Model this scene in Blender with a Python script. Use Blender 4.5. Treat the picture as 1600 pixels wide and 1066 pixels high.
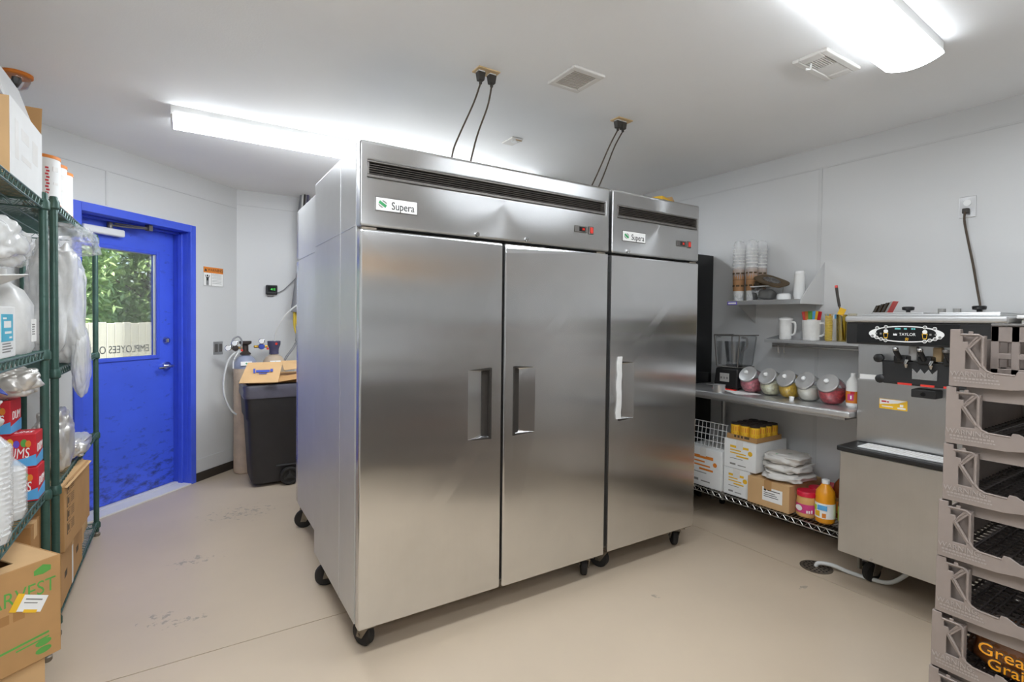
import bpy, bmesh, math, random
from mathutils import Matrix, Vector, noise
# ---------------------------------------------------------------- scene, camera, world, lights, exposure
SC = bpy.context.scene
COL = SC.collection
for o in list(bpy.data.objects): bpy.data.objects.remove(o)
R_ = math.radians
def set_camera():
    yaw, pit, rol = R_(32.56), R_(1.17), R_(.66)
    fw = Vector((math.sin(yaw)*math.cos(pit), math.cos(yaw)*math.cos(pit), -math.sin(pit)))
    rt = Vector((math.cos(yaw), -math.sin(yaw), 0)); up = rt.cross(fw)
    r2 = math.cos(rol)*rt + math.sin(rol)*up; u2 = -math.sin(rol)*rt + math.cos(rol)*up
    cd = bpy.data.cameras.new('camera'); co = bpy.data.objects.new('camera', cd); COL.objects.link(co)
    m = Matrix((r2, u2, -fw)).transposed().to_4x4(); m.translation = (0, 0, 1.40)
    co.matrix_world = m
    cd.sensor_width = 36; cd.lens = 801.5/1600*36; cd.shift_y = -16.6/1600; cd.clip_start = .02
    SC.camera = co
set_camera()
def set_world():
    w = bpy.data.worlds.new('world'); SC.world = w; w.use_nodes = True
    nt = w.node_tree; nt.nodes.clear()
    sky = nt.nodes.new('ShaderNodeTexSky'); sky.sky_type = 'NISHITA'; sky.sun_disc = False
    sky.sun_elevation = R_(55); sky.sun_rotation = R_(200)
    bg = nt.nodes.new('ShaderNodeBackground'); bg.inputs['Strength'].default_value = .35
    out = nt.nodes.new('ShaderNodeOutputWorld')
    nt.links.new(sky.outputs[0], bg.inputs[0]); nt.links.new(bg.outputs[0], out.inputs[0])
set_world()
def set_sun():
    d = bpy.data.lights.new('sun', 'SUN'); d.energy = 16.0; d.angle = R_(.6); d.color = (1, .96, .88)
    o = bpy.data.objects.new('sun', d); COL.objects.link(o)
    o.rotation_euler = Vector((.30, .50, -.86)).to_track_quat('-Z', 'Y').to_euler()
set_sun()
LAMP = 26.0           # emission of the fluorescent lenses
SC.view_settings.view_transform = 'Standard'; SC.view_settings.look = 'None'
SC.view_settings.exposure = 0.0; SC.view_settings.gamma = 1; SC.view_settings.use_curve_mapping = False
random.seed(4)

# ---------------------------------------------------------------- materials
def lin(h):
    v = [int(h[i:i+2], 16)/255 for i in (0, 2, 4)]
    return tuple(c/12.92 if c <= .04045 else ((c+.055)/1.055)**2.4 for c in v) + (1,)
def mul(c, k): return tuple(min(1, x*k) for x in c[:3]) + (1,)
class NT:
    def __init__(s, name):
        s.m = bpy.data.materials.new(name); s.m.use_nodes = True; s.t = s.m.node_tree; s.t.nodes.clear()
        s.out = s.n('ShaderNodeOutputMaterial')
    def n(s, t, **k):
        x = s.t.nodes.new(t)
        for a, b in k.items(): setattr(x, a, b)
        return x
    def l(s, a, b): s.t.links.new(a, b)
    def coord(s, scale=(1, 1, 1)):
        c = s.n('ShaderNodeTexCoord'); mp = s.n('ShaderNodeMapping'); mp.inputs['Scale'].default_value = scale
        s.l(c.outputs['Object'], mp.inputs[0]); return mp.outputs[0]
    def noise(s, vec, sc, det=4, rough=.55):
        x = s.n('ShaderNodeTexNoise'); x.inputs['Scale'].default_value = sc; x.inputs['Detail'].default_value = det
        x.inputs['Roughness'].default_value = rough; s.l(vec, x.inputs['Vector']); return x.outputs['Fac']
    def ramp(s, f, stops):
        x = s.n('ShaderNodeValToRGB'); e = x.color_ramp.elements
        while len(e) < len(stops): e.new(.5)
        for el, (p, c) in zip(e, stops): el.position = p; el.color = c if len(c) == 4 else (*c, 1)
        s.l(f, x.inputs[0]); return x.outputs[0]
    def mix(s, f, a, b):
        x = s.n('ShaderNodeMix', data_type='RGBA')
        for v, k in ((f, 0), (a, 6), (b, 7)):
            if hasattr(v, 'is_linked'): s.l(v, x.inputs[k])
            else: x.inputs[k].default_value = v
        return x.outputs[2]
    def math(s, op, a, b=None):
        x = s.n('ShaderNodeMath', operation=op)
        for i, v in enumerate((a, b)):
            if v is None: continue
            if hasattr(v, 'is_linked'): s.l(v, x.inputs[i])
            else: x.inputs[i].default_value = v
        return x.outputs[0]
    def bsdf(s, **k):
        b = s.n('ShaderNodeBsdfPrincipled')
        for a, v in k.items():
            i = b.inputs[a.replace('_', ' ')]
            if hasattr(v, 'is_linked'): s.l(v, i)
            else: i.default_value = v
        s.l(b.outputs[0], s.out.inputs[0]); return b
    def bump(s, b, h, st=.2, d=.002):
        x = s.n('ShaderNodeBump'); x.inputs['Strength'].default_value = st; x.inputs['Distance'].default_value = d
        s.l(h, x.inputs['Height']); s.l(x.outputs[0], b.inputs['Normal'])
M = {}
def mat(name, h, rough=.5, metal=0, var=.06, vs=9, bump=0, bs=80, stretch=(1, 1, 1), **k):
    N = NT(name); v = N.coord(stretch); c = lin(h)
    f = N.noise(v, vs)
    col = N.ramp(f, [(.3, mul(c, 1-var)), (.7, mul(c, 1+var))])
    b = N.bsdf(Base_Color=col, Roughness=rough, Metallic=metal, **k)
    if bump: N.bump(b, N.noise(v, bs), bump)
    M[name] = N.m; return N.m
def clear(name, h='ffffff', gloss=.10, rough=.04, tint=.94):
    N = NT(name); c = mul(lin(h), tint)
    v = N.coord(); f = N.noise(v, 6)
    t = N.n('ShaderNodeBsdfTransparent'); N.l(N.ramp(f, [(.3, mul(c, .97)), (.7, c)]), t.inputs[0])
    g = N.n('ShaderNodeBsdfGlossy'); g.inputs['Roughness'].default_value = rough
    lw = N.n('ShaderNodeLayerWeight'); lw.inputs[0].default_value = .35
    fac = N.math('ADD', N.math('MULTIPLY', lw.outputs['Fresnel'], .6), gloss)
    x = N.n('ShaderNodeMixShader'); N.l(fac, x.inputs[0]); N.l(t.outputs[0], x.inputs[1]); N.l(g.outputs[0], x.inputs[2])
    N.l(x.outputs[0], N.out.inputs[0]); M[name] = N.m
def film(name, h, opac=.45, rough=.25):
    """translucent plastic film: part see-through, part milky and shiny"""
    N = NT(name); v = N.coord(); f = N.noise(v, 14)
    b = N.n('ShaderNodeBsdfPrincipled'); b.inputs['Roughness'].default_value = rough
    N.l(N.ramp(f, [(.3, mul(lin(h), .93)), (.7, lin(h))]), b.inputs['Base Color'])
    t = N.n('ShaderNodeBsdfTransparent'); x = N.n('ShaderNodeMixShader')
    N.l(N.math('ADD', N.math('MULTIPLY', f, .3), opac-.15), x.inputs[0])
    N.l(t.outputs[0], x.inputs[1]); N.l(b.outputs[0], x.inputs[2]); N.l(x.outputs[0], N.out.inputs[0]); M[name] = N.m
def emit(name, h, st):
    N = NT(name); e = N.n('ShaderNodeEmission'); v = N.coord(); f = N.noise(v, 3)
    N.l(N.ramp(f, [(.3, mul(lin(h), .97)), (.7, lin(h))]), e.inputs[0]); e.inputs[1].default_value = st
    N.l(e.outputs[0], N.out.inputs[0]); M[name] = N.m
def steel(name, h, rough, aniso=.75, smudge=.10, streak=True, metal=1.0):
    N = NT(name); v = N.coord(); c = lin(h)
    f = N.noise(v, 2.2, 6, .65); g = N.noise(N.coord((60, 60, .5)), 2.2, 2)
    col = N.mix(N.math('MULTIPLY', g, .16), N.ramp(f, [(.35, mul(c, .9)), (.7, c)]), mul(c, .72))
    r = N.math('ADD', N.math('MULTIPLY', f, smudge), rough-smudge*.5)
    tg = N.n('ShaderNodeTangent', direction_type='RADIAL', axis='Z')
    b = N.bsdf(Base_Color=col, Metallic=metal, Roughness=r, Anisotropic=aniso)
    N.l(tg.outputs[0], b.inputs['Tangent'])
    if streak: N.bump(b, N.noise(v, 2.4, 1), .02, .02)
    M[name] = N.m
def floor_material():
    N = NT('floor_epoxy'); v = N.coord(); c = lin('cab8a1')
    col = N.ramp(N.noise(v, 1.1, 5), [(.3, mul(c, .93)), (.7, mul(c, 1.04))])
    big = N.noise(v, 22, 6, .7); fine = N.noise(v, 60, 4, .6)
    sep = N.n('ShaderNodeSeparateXYZ'); N.l(v, sep.inputs[0])
    tot = None
    for x, y, rx, ry in ((.0, 2.76, .20, .06), (.05, 3.43, .20, .11), (-.1, 2.85, .12, .1), (2.76, 1.43, .06, .03), (.35, 4.1, .35, .22), (2.02, 1.78, .04, .03)):
        a = N.math('DIVIDE', N.math('SUBTRACT', sep.outputs[0], x), rx); b_ = N.math('DIVIDE', N.math('SUBTRACT', sep.outputs[1], y), ry)
        d = N.math('SQRT', N.math('ADD', N.math('POWER', N.math('ABSOLUTE', a), 2), N.math('POWER', N.math('ABSOLUTE', b_), 2)))
        k = N.math('MAXIMUM', N.math('SUBTRACT', 1.0, d), 0.0)
        tot = k if tot is None else N.math('MAXIMUM', tot, k)
    worn = N.math('ADD', N.math('MULTIPLY', tot, .17), big)
    wm = N.ramp(worn, [(.655, (0, 0, 0)), (.69, (1, 1, 1))])
    wm2 = N.math('MULTIPLY', wm, N.math('MINIMUM', N.math('MULTIPLY', tot, 4), .75))
    col = N.mix(wm2, col, lin('968b7c'))
    sp = N.ramp(fine, [(.765, (0, 0, 0)), (.79, (1, 1, 1))])
    col = N.mix(N.math('MULTIPLY', sp, .5), col, lin('857a6c'))
    b = N.bsdf(Base_Color=col, Roughness=.38)
    N.bump(b, N.noise(v, 30), .08)
    M['floor_epoxy'] = N.m
def door_material():
    N = NT('blue_paint'); v = N.coord(); c = lin('4a66e6')
    col = N.ramp(N.noise(v, 3, 5), [(.3, mul(c, .92)), (.7, mul(c, 1.05))])
    sep = N.n('ShaderNodeSeparateXYZ'); N.l(v, sep.inputs[0])
    low = N.math('MAXIMUM', N.math('SUBTRACT', .75, N.math('MULTIPLY', sep.outputs[2], 1.3)), 0.0)
    sc = N.ramp(N.math('ADD', N.noise(N.coord((1, 1, 2.5)), 9, 7, .72), N.math('MULTIPLY', low, .17)), [(.58, (0, 0, 0)), (.74, (1, 1, 1))])
    col = N.mix(N.math('MULTIPLY', sc, .75), col, lin('282a3c'))
    b = N.bsdf(Base_Color=col, Roughness=.32)
    N.bump(b, N.noise(v, 25), .08); M['blue_paint'] = N.m

floor_material(); door_material()
mat('wall_panel', 'd5d5d4', .42, var=.015, vs=2, bump=.12, bs=55)
mat('ceiling_paint', 'f8f8f8', .8, var=.015, vs=2, bump=.25, bs=130)
mat('seam', 'cfcfce', .4, var=.03)
mat('cove_base', '3a332d', .6, var=.15)
mat('groove', '3c342b', .9, var=.2)
mat('concrete', 'aaa79f', .9, var=.08, bump=.2)
mat('blue_trim', '4660de', .35, var=.05)
steel('steel_door', 'dedede', .22, .97, .03)
steel('steel_side', 'd2d2d1', .40, .6, .05, True, .6)
mat('bounce_matte', '8f8d89', .85, var=.15)  # dull grey of the sheets added to damp light bouncing to the ceiling
steel('steel_panel', 'cfcfcf', .34, .85, .05)
steel('steel_bright', 'd8d8d8', .34, .3, .05, False, .8)
steel('chrome', 'd8d8d8', .12, .0, .04, False)
mat('wire_chrome', 'b8b6b0', .3, 1, var=.1)
mat('wire_green', '55706a', .42, .35, var=.15, vs=30)
mat('post_green', '3c5a50', .42, .2, var=.12, vs=20)
mat('black_plastic', '1d1c1c', .42, var=.15)
mat('black_gloss', '131314', .18, var=.1)
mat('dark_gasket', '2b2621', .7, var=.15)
mat('louver_dark', '6a625a', .5, var=.1)
mat('louver_frame', '77736f', .4, .6, var=.08)
mat('rubber', '221f1d', .75, var=.2)
mat('caster_zinc', '8c8376', .45, .8, var=.2, vs=25)
mat('white_plastic', 'eeeeec', .35, var=.02)
mat('white_card', 'ececea', .7, var=.03)
mat('paper', 'f2f1ee', .8, var=.02)
mat('kraft', 'b98e5c', .85, var=.08, vs=6, bump=.1)
mat('kraft_light', 'cfa878', .85, var=.06, vs=6, bump=.1)
mat('kraft_dark', 'a87b49', .85, var=.1, vs=6, bump=.1)
mat('kraft_print', '54442f', .85, var=.1)
mat('glass_letters', '4a5058', .6, var=.1)
mat('print_grey', '8c8a86', .8, var=.1)
mat('print_black', '2a2928', .7, var=.1)
mat('green_print', '5fa34a', .8, var=.1)
mat('logo_green', '3c9a5f', .5, var=.05)
mat('red_print', 'c8202c', .5, var=.08)
mat('red_lid', 'd21f3c', .4, var=.05)
mat('red_led', 'e03a2e', .4, var=.05)
mat('orange_print', 'e0832a', .6, var=.05)
mat('orange_liquid', 'ea9a1c', .3, var=.1)
mat('yellow_print', 'f0bd2c', .6, var=.08)
mat('blue_print', '5aa9e0', .6, var=.06)
mat('navy_print', '3a4fa8', .6, var=.06)
mat('teal_print', '4fb3cf', .6, var=.06)
mat('purple_print', '6b50c8', .6, var=.05)
mat('pink_print', 'cf3f7d', .6, var=.08)
mat('tan_print', 'a97d55', .7, var=.1)
mat('cola', '2a1410', .15, var=.2)
mat('tea', '7a3c16', .15, var=.2)
mat('lime', 'b6d52e', .5, var=.1)
mat('green_cap', '4fb04a', .4, var=.05)
mat('tray_taupe', '8d8078', .55, var=.06, vs=14, bump=.1, bs=40)
mat('tray_letter', 'a1968e', .5, var=.05)
mat('tray_dark', '3a3330', .6, var=.1)
mat('bread_crust', 'a8632a', .7, var=.22, vs=14)
mat('bin_black', '2c2a2b', .5, var=.1, bump=.1)
mat('bin_liner', '5b5964', .3, var=.15, bump=.4, bs=20)
mat('tank_tan', 'c7b29a', .5, var=.14, vs=10)
mat('tank_blue', '9aa0b5', .4, var=.1)
mat('valve_dark', '453c38', .5, .4, var=.15)
mat('valve_purple', '4d4a66', .5, var=.12)
mat('brass', 'b8923a', .35, .9, var=.1)
mat('hose_grey', '8b8b8d', .6, var=.1)
mat('hose_yellow', 'd3b53a', .5, var=.08)
mat('hose_white', 'd9d9d5', .5, var=.04)
mat('cord_brown', '4a3d30', .6, var=.1)
mat('cord_black', '3a352f', .6, var=.1)
mat('vent_white', 'e4e1dc', .5, var=.03)
mat('vent_tan', 'b8925f', .8, var=.1)  # tan of the duct backing and slots
mat('ivory', 'd9b98a', .5, var=.05)
mat('foil', 'e0dcd6', .36, .6, var=.06, bump=.3, bs=14)
mat('sack', 'dcd8d2', .5, var=.05, bump=.3, bs=18)
mat('berries', 'e0808c', .6, var=.45, vs=70, bump=.6, bs=80)
mat('nuts_pale', 'efe6c8', .6, var=.25, vs=70, bump=.6, bs=80)
mat('candy_yellow', 'f2c348', .6, var=.25, vs=70, bump=.6, bs=80)
mat('powder', 'f4f0e2', .7, var=.06, vs=60, bump=.3, bs=90)
mat('berries_red', 'd65a62', .6, var=.4, vs=60, bump=.6, bs=70)
mat('jar_tan', 'd9a765', .5, var=.1)
mat('wood_fence', 'd9d3c8', .8, var=.08, stretch=(1, 1, .2))
mat('bark', '6b5a48', .9, var=.25, bump=.5, bs=20)
mat('grass_ground', '8a8f66', .9, var=.2, bump=.4, bs=10)
mat('roof_out', '8a8a88', .8)
def leaf_material():
    N = NT('leaves'); v = N.coord(); c = lin('b4cf92')
    col = N.ramp(N.noise(v, 7, 5), [(.3, mul(c, .6)), (.7, mul(c, 1.35))])
    b = N.bsdf(Base_Color=col, Roughness=.45)
    tr = N.n('ShaderNodeBsdfTranslucent'); N.l(col, tr.inputs[0])
    x = N.n('ShaderNodeMixShader'); x.inputs[0].default_value = .35
    N.l(b.outputs[0], x.inputs[1]); N.l(tr.outputs[0], x.inputs[2]); N.l(x.outputs[0], N.out.inputs[0]); M['leaves'] = N.m
leaf_material()
clear('glass', 'ffffff', .02, .02, .97); clear('clear_plastic', 'fcfdfe', .07, .08, .985); clear('smoke_plastic', 'eeecec', .10, .08, .95)
clear('yellow_clear', 'fbf0b8', .08, .1, .98)
film('film_white', 'f4f4f2', .68, .14); film('film_clear', 'f4f4f4', .32, .15); film('film_milk', 'f2f1ee', .82, .35)
film('film_yellow', 'e6c64a', .6)
for i_, k_ in enumerate((1.25, .85, 1.35, 1.05)): emit('lamp_lens_%d' % i_, 'f1f8ff', LAMP*k_)
emit('green_led', '5df06a', 1.5); emit('red_digits', 'ff4030', 1.2); emit('cyan_digits', '7fd8d8', .8)

# ---------------------------------------------------------------- geometry helpers
WM = {}; KIDS = {}
I4 = Matrix.Identity(4)
def T(x, y, z): return Matrix.Translation((x, y, z))
def RZ(a): return Matrix.Rotation(R_(a), 4, 'Z')
def face(n, loc):
    """frame of a flat thing on a vertical face: local x right, y up, z along the face normal n"""
    n = Vector((n[0], n[1], 0)).normalized(); x = Vector((-n.y, n.x, 0))
    m = Matrix((x, Vector((0, 0, 1)), n)).transposed().to_4x4(); m.translation = loc; return m
def down(loc, rz=0):
    m = Matrix(((1, 0, 0), (0, -1, 0), (0, 0, -1))).to_4x4(); m = RZ(rz) @ m; m.translation = loc; return m
class MB:
    def __init__(s): s.v = []; s.f = []
    def add(s, vs, fs, m=None):
        o = len(s.v)
        s.v += [tuple(m @ Vector(p)) for p in vs] if m else [tuple(p) for p in vs]
        s.f += [tuple(i+o for i in f) for f in fs]; return s
    def box(s, x0, x1, y0, y1, z0, z1, m=None):
        return s.add([(x, y, z) for x in (x0, x1) for y in (y0, y1) for z in (z0, z1)],
                     [(0, 1, 3, 2), (4, 6, 7, 5), (0, 4, 5, 1), (2, 3, 7, 6), (0, 2, 6, 4), (1, 5, 7, 3)], m)
    def hexa(s, b, t): # two rings of four points
        return s.add(list(b)+list(t), [(3, 2, 1, 0), (4, 5, 6, 7), (0, 1, 5, 4), (1, 2, 6, 5), (2, 3, 7, 6), (3, 0, 4, 7)])
    def lathe(s, prof, n=20, m=None, cap=True):
        vs = []; fs = []
        for r, z in prof:
            for i in range(n):
                a = 2*math.pi*i/n; vs.append((r*math.cos(a), r*math.sin(a), z))
        k = len(prof)
        for j in range(k-1):
            for i in range(n):
                fs.append((j*n+i, j*n+(i+1) % n, (j+1)*n+(i+1) % n, (j+1)*n+i))
        if cap:
            if prof[0][0] > 1e-5: fs.append(tuple(range(n-1, -1, -1)))
            if prof[-1][0] > 1e-5: fs.append(tuple((k-1)*n+i for i in range(n)))
        return s.add(vs, fs, m)
    def cyl(s, p0, p1, r, n=12, r1=None):
        p0 = Vector(p0); p1 = Vector(p1); d = p1-p0
        m = d.to_track_quat('Z', 'Y').to_matrix().to_4x4(); m.translation = p0
        return s.lathe([(r, 0), (r if r1 is None else r1, d.length)], n, m)
    def tube(s, pts, r, n=6, closed=False):
        P = [Vector(p) for p in pts]; vs = []; fs = []; k = len(P)
        up = Vector((.3, .2, 1)).normalized()
        for j in range(k):
            a = P[(j-1) % k] if (j or closed) else P[0]; b = P[(j+1) % k] if (j < k-1 or closed) else P[-1]
            d = (b-a).normalized(); u = d.cross(up)
            if u.length < .05: u = d.cross(Vector((1, 0, 0)))
            u.normalize(); w = d.cross(u)
            for i in range(n):
                an = 2*math.pi*i/n; vs.append(P[j]+r*(math.cos(an)*u+math.sin(an)*w))
        for j in range(k if closed else k-1):
            for i in range(n):
                q = (j+1) % k
                fs.append((j*n+i, j*n+(i+1) % n, q*n+(i+1) % n, q*n+i))
        if not closed: fs += [tuple(range(n-1, -1, -1)), tuple((k-1)*n+i for i in range(n))]
        return s.add(vs, fs)
    def prism(s, poly, a, b, m=None):
        """polygon in local (x, y), extruded along z from a to b"""
        n = len(poly)
        return s.add([(x, y, a) for x, y in poly]+[(x, y, b) for x, y in poly],
                     [tuple(range(n-1, -1, -1)), tuple(range(n, 2*n))]+[(i, (i+1) % n, n+(i+1) % n, n+i) for i in range(n)], m)
    def mesh(s, name, smooth=False, ang=35):
        me = bpy.data.meshes.new(name); me.from_pydata(s.v, [], s.f)
        bm = bmesh.new(); bm.from_mesh(me); bmesh.ops.recalc_face_normals(bm, faces=bm.faces); bm.to_mesh(me); bm.free()
        if smooth:
            me.polygons.foreach_set('use_smooth', [True]*len(me.polygons)); me.set_sharp_from_angle(angle=R_(ang))
        return me
    def build(s, name, m, parent=None, M_=None, smooth=False, bevel=0, seg=2, ang=35):
        return obj(name, s.mesh(name, smooth, ang), m, parent, M_, bevel, seg)
def link(o, parent, M_):
    COL.objects.link(o); M_ = M_ or I4; WM[o.name] = M_
    if parent is not None:
        o.parent = parent; o.matrix_parent_inverse = WM[parent.name].inverted(); KIDS.setdefault(parent.name, []).append(o)
    o.matrix_basis = M_
def obj(name, me, m, parent=None, M_=None, bevel=0, seg=2):
    o = bpy.data.objects.new(name, me)
    if m and not me.materials: me.materials.append(M[m])
    link(o, parent, M_)
    if bevel:
        b = o.modifiers.new('bevel', 'BEVEL'); b.width = bevel; b.segments = seg; b.limit_method = 'ANGLE'; b.angle_limit = R_(40)
    return o
def thing(name, label, cat, loc=(0, 0, 0), rz=0, group=None):
    o = bpy.data.objects.new(name, None); o.empty_display_size = .05; link(o, None, T(*loc) @ RZ(rz)); tag(o, label, cat, group); return o
def tag(o, label, cat, group=None):
    o['label'] = label; o['category'] = cat
    if group: o['group'] = group
    return o
def struct(o): o['kind'] = 'structure'; return o
def lab(o, t): o['label'] = t; return o
def stuff(o): o['kind'] = 'stuff'; return o
def copy_tree(o, parent=None):
    c = o.copy(); COL.objects.link(c); WM[c.name] = WM[o.name]
    if parent is not None: c.parent = parent; KIDS.setdefault(parent.name, []).append(c)
    for k in KIDS.get(o.name, []): copy_tree(k, c)
    return c
def place(o, loc, rz=0, label=None, group=None, tilt=None):
    m = T(*loc) @ RZ(rz)
    if tilt: m = m @ Matrix.Rotation(R_(tilt[0]), 4, tilt[1])
    o.matrix_basis = m
    if label: o['label'] = label
    if group: o['group'] = group
    return o
TC = {}
def text(name, body, size, m, parent, M_, extrude=.0006, align='CENTER', sx=1, shear=0):
    key = (body, size, extrude, align, m, sx, shear)
    if key not in TC:
        c = bpy.data.curves.new('lettering', 'FONT'); c.body = body; c.size = size; c.extrude = extrude; c.align_x = align; c.align_y = 'CENTER'
        c.resolution_u = 3; c.shear = shear
        t = bpy.data.objects.new('lettering', c); COL.objects.link(t)
        dg = bpy.context.evaluated_depsgraph_get(); me = bpy.data.meshes.new_from_object(t.evaluated_get(dg))
        bpy.data.objects.remove(t)
        if sx != 1: me.transform(Matrix.Diagonal((sx, 1, 1, 1)))
        me.materials.clear(); me.materials.append(M[m]); TC[key] = me
    return obj(name, TC[key], None, parent, M_)
def plate(name, w, h, t, m, parent, M_, bevel=0):
    return MB().box(-w/2, w/2, -h/2, h/2, 0, t).build(name, m, parent, M_, bevel=bevel)
def lines(name, rects, t, m, parent, M_):
    b = MB()
    for x0, x1, y0, y1 in rects: b.box(x0, x1, y0, y1, 0, t)
    return b.build(name, m, parent, M_)
def print_lines(n, w, h, x0, y0, rnd):
    return [(x0, x0+w*rnd.uniform(.6, 1), y0-i*h/n, y0-i*h/n+h/n*.45) for i in range(n)]
def crumple(name, m, parent, c, dims, seed=0, amp=.18, fr=3.0, sub=4, flat=2.5, M_=None, ridge=True):
    """lumpy bag: superellipsoid with ridged folds"""
    bm = bmesh.new(); bmesh.ops.create_icosphere(bm, subdivisions=sub, radius=1)
    off = Vector((seed*7.3, seed*3.1, seed*1.7))
    for v in bm.verts:
        p = v.co.normalized(); e = 2/flat
        q = Vector([math.copysign(abs(a)**e, a) for a in p])
        n1 = noise.noise(p*fr+off); n2 = noise.noise(p*fr*2.3+off)
        d = (abs(n1)-.25)*1.2+.5*(abs(n2)-.2) if ridge else n1+.4*n2
        q = q*(1+amp*d)
        v.co = Vector((q.x*dims[0]/2, q.y*dims[1]/2, q.z*dims[2]/2))
    mn = min(v.co.z for v in bm.verts)
    for v in bm.verts: v.co += Vector(c)+Vector((0, 0, -mn))
    me = bpy.data.meshes.new(name); bm.to_mesh(me); bm.free()
    me.polygons.foreach_set('use_smooth', [True]*len(me.polygons))
    return obj(name, me, m, parent, M_)
def curve_plate(loops, t, name='panel'):
    """flat panel with holes: closed loops of (x, y), thickness t centred on z=0"""
    c = bpy.data.curves.new(name, 'CURVE'); c.dimensions = '2D'; c.fill_mode = 'BOTH'; c.extrude = t/2
    for lp in loops:
        sp = c.splines.new('POLY'); sp.points.add(len(lp)-1); sp.use_cyclic_u = True
        for p, (x, y) in zip(sp.points, lp): p.co = (x, y, 0, 1)
    o = bpy.data.objects.new(name, c); COL.objects.link(o)
    me = bpy.data.meshes.new_from_object(o.evaluated_get(bpy.context.evaluated_depsgraph_get())); bpy.data.objects.remove(o)
    bm = bmesh.new(); bm.from_mesh(me); bmesh.ops.remove_doubles(bm, verts=bm.verts, dist=1e-5); bmesh.ops.recalc_face_normals(bm, faces=bm.faces); bm.to_mesh(me); bm.free()
    me.materials.clear(); return me
def spline(pts, k=6):
    P = [Vector(p) for p in pts]; out = []
    for i in range(len(P)-1):
        p0 = P[max(i-1, 0)]; p1 = P[i]; p2 = P[i+1]; p3 = P[min(i+2, len(P)-1)]
        for j in range(k):
            t = j/k
            out.append(.5*((2*p1)+(p2-p0)*t+(2*p0-5*p1+4*p2-p3)*t*t+(3*p1-p0-3*p2+p3)*t**3))
    return out+[P[-1]]

# ---------------------------------------------------------------- the setting
ZC = 2.574; XR = 3.58; XL = -.95; YB = 5.38; YF = -2.6; NW = 3.517   # NW: distance of the angled wall
A45 = RZ(45)
floor = struct(MB().box(XL-.1, XR+.1, YF-.1, YB+.1, -.10, -.012).build('floor', 'groove'))
g = .006
for x0, x1, y0, y1 in ((XL-.1, 2.95-g/2, 2.452+g/2, YB+.1), (XL-.1, 2.95-g/2, YF-.1, 2.452-g/2), (2.95+g/2, XR+.1, 2.452+g/2, YB+.1), (2.95+g/2, XR+.1, YF-.1, 2.452-g/2)):
    MB().box(x0, x1, y0, y1, -.012, 0).build('floor_slab', 'floor_epoxy', floor)
struct(MB().box(XL-.2, XR+.2, YF-.2, YB+.3, ZC, ZC+.12).build('ceiling', 'ceiling_paint'))
wr = struct(MB().box(XR, XR+.1, YF-.1, YB+.1, 0, ZC).build('wall_right', 'wall_panel'))
wb = struct(MB().box(.38, XR, YB, YB+.1, 0, ZC).build('wall_back', 'wall_panel'))
wl = struct(MB().box(XL-.1, XL, YF-.1, 4.06, 0, ZC).build('wall_left', 'wall_panel'))
wf = struct(MB().box(XL, XR, YF-.1, YF, 0, ZC).build('wall_front', 'wall_panel'))
DL, DR, DT = 2.70, 3.565, 2.09            # clear door opening along the angled wall
wa = MB(); wa.box(2.10, DL-.012, NW, NW+.22, 0, ZC); wa.box(DR+.012, 4.098, NW, NW+.22, 0, ZC); wa.box(DL-.012, DR+.012, NW, NW+.22, DT+.012, ZC)
wa = struct(wa.build('wall_angled', 'wall_panel', None, A45))
# panel seams: thin battens on the wall panels
k = 0
def trim(b, m='seam', M_=None, par=None):
    global k
    k += 1; return struct(b.build('trim_%d' % k, m, par, M_, bevel=.001))
for y in (1.80, 3.02, .58): trim(MB().box(XR-.004, XR, y-.012, y+.012, 0, 2.43))
trim(MB().box(XR-.004, XR, YF, YB, 2.43, 2.442))
trim(MB().box(2.10, 4.09, NW-.004, NW, 2.395, 2.405), M_=A45)
trim(MB().box(2.868, 2.886, NW-.004, NW, 2.16, 2.40), M_=A45)
trim(MB().box(3.625, 4.085, NW-.006, NW, .075, .19), 'wall_panel', M_=A45)
trim(MB().box(.41, XR, YB-.004, YB, 2.43, 2.442))
struct(MB().box(3.625, 4.085, NW-.012, NW, 0, .073).build('baseboard_angled', 'cove_base', None, A45, bevel=.003))
struct(MB().box(.40, XR, YB-.012, YB, 0, .073).build('baseboard_back', 'cove_base', bevel=.003))
struct(MB().box(XR-.012, XR, YF, YB-.012, 0, .073).build('baseboard_right', 'cove_base', bevel=.003))
struct(MB().box(XL, XL+.012, YF, 4.0, 0, .073).build('baseboard_left', 'cove_base', bevel=.003))

# the blue door
D = thing('door_1', 'blue steel door with a half-height window, lever handle and closer', 'door', (A45 @ Vector(((DL+DR)/2, NW+.1, 0))), 45); struct(D)
fr = MB()
for a, b in ((DL-.055, DL), (DR, DR+.055)): fr.box(a, b, NW-.014, NW+.02, 0, DT+.06)
fr.box(DL, DR, NW-.014, NW+.02, DT, DT+.06)
lab(fr.build('casing', 'blue_trim', D, A45, bevel=.004), 'blue painted door casing')
jm = MB()
jm.box(DL-.012, DL, NW+.02, NW+.22, 0, DT+.012); jm.box(DR, DR+.012, NW+.02, NW+.22, 0, DT+.012); jm.box(DL, DR, NW+.02, NW+.22, DT, DT+.012)
jm.box(DL, DL+.016, NW+.10, NW+.145, 0, DT-.016); jm.box(DR-.016, DR, NW+.06, NW+.10, 0, DT-.016); jm.box(DL, DR, NW+.10, NW+.145, DT-.016, DT)
jm.build('jamb', 'blue_trim', D, A45, bevel=.003)
n0, n1 = NW+.155, NW+.20
gx0, gx1, gz0, gz1 = 2.80, 3.40, 1.085, 1.885
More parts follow.
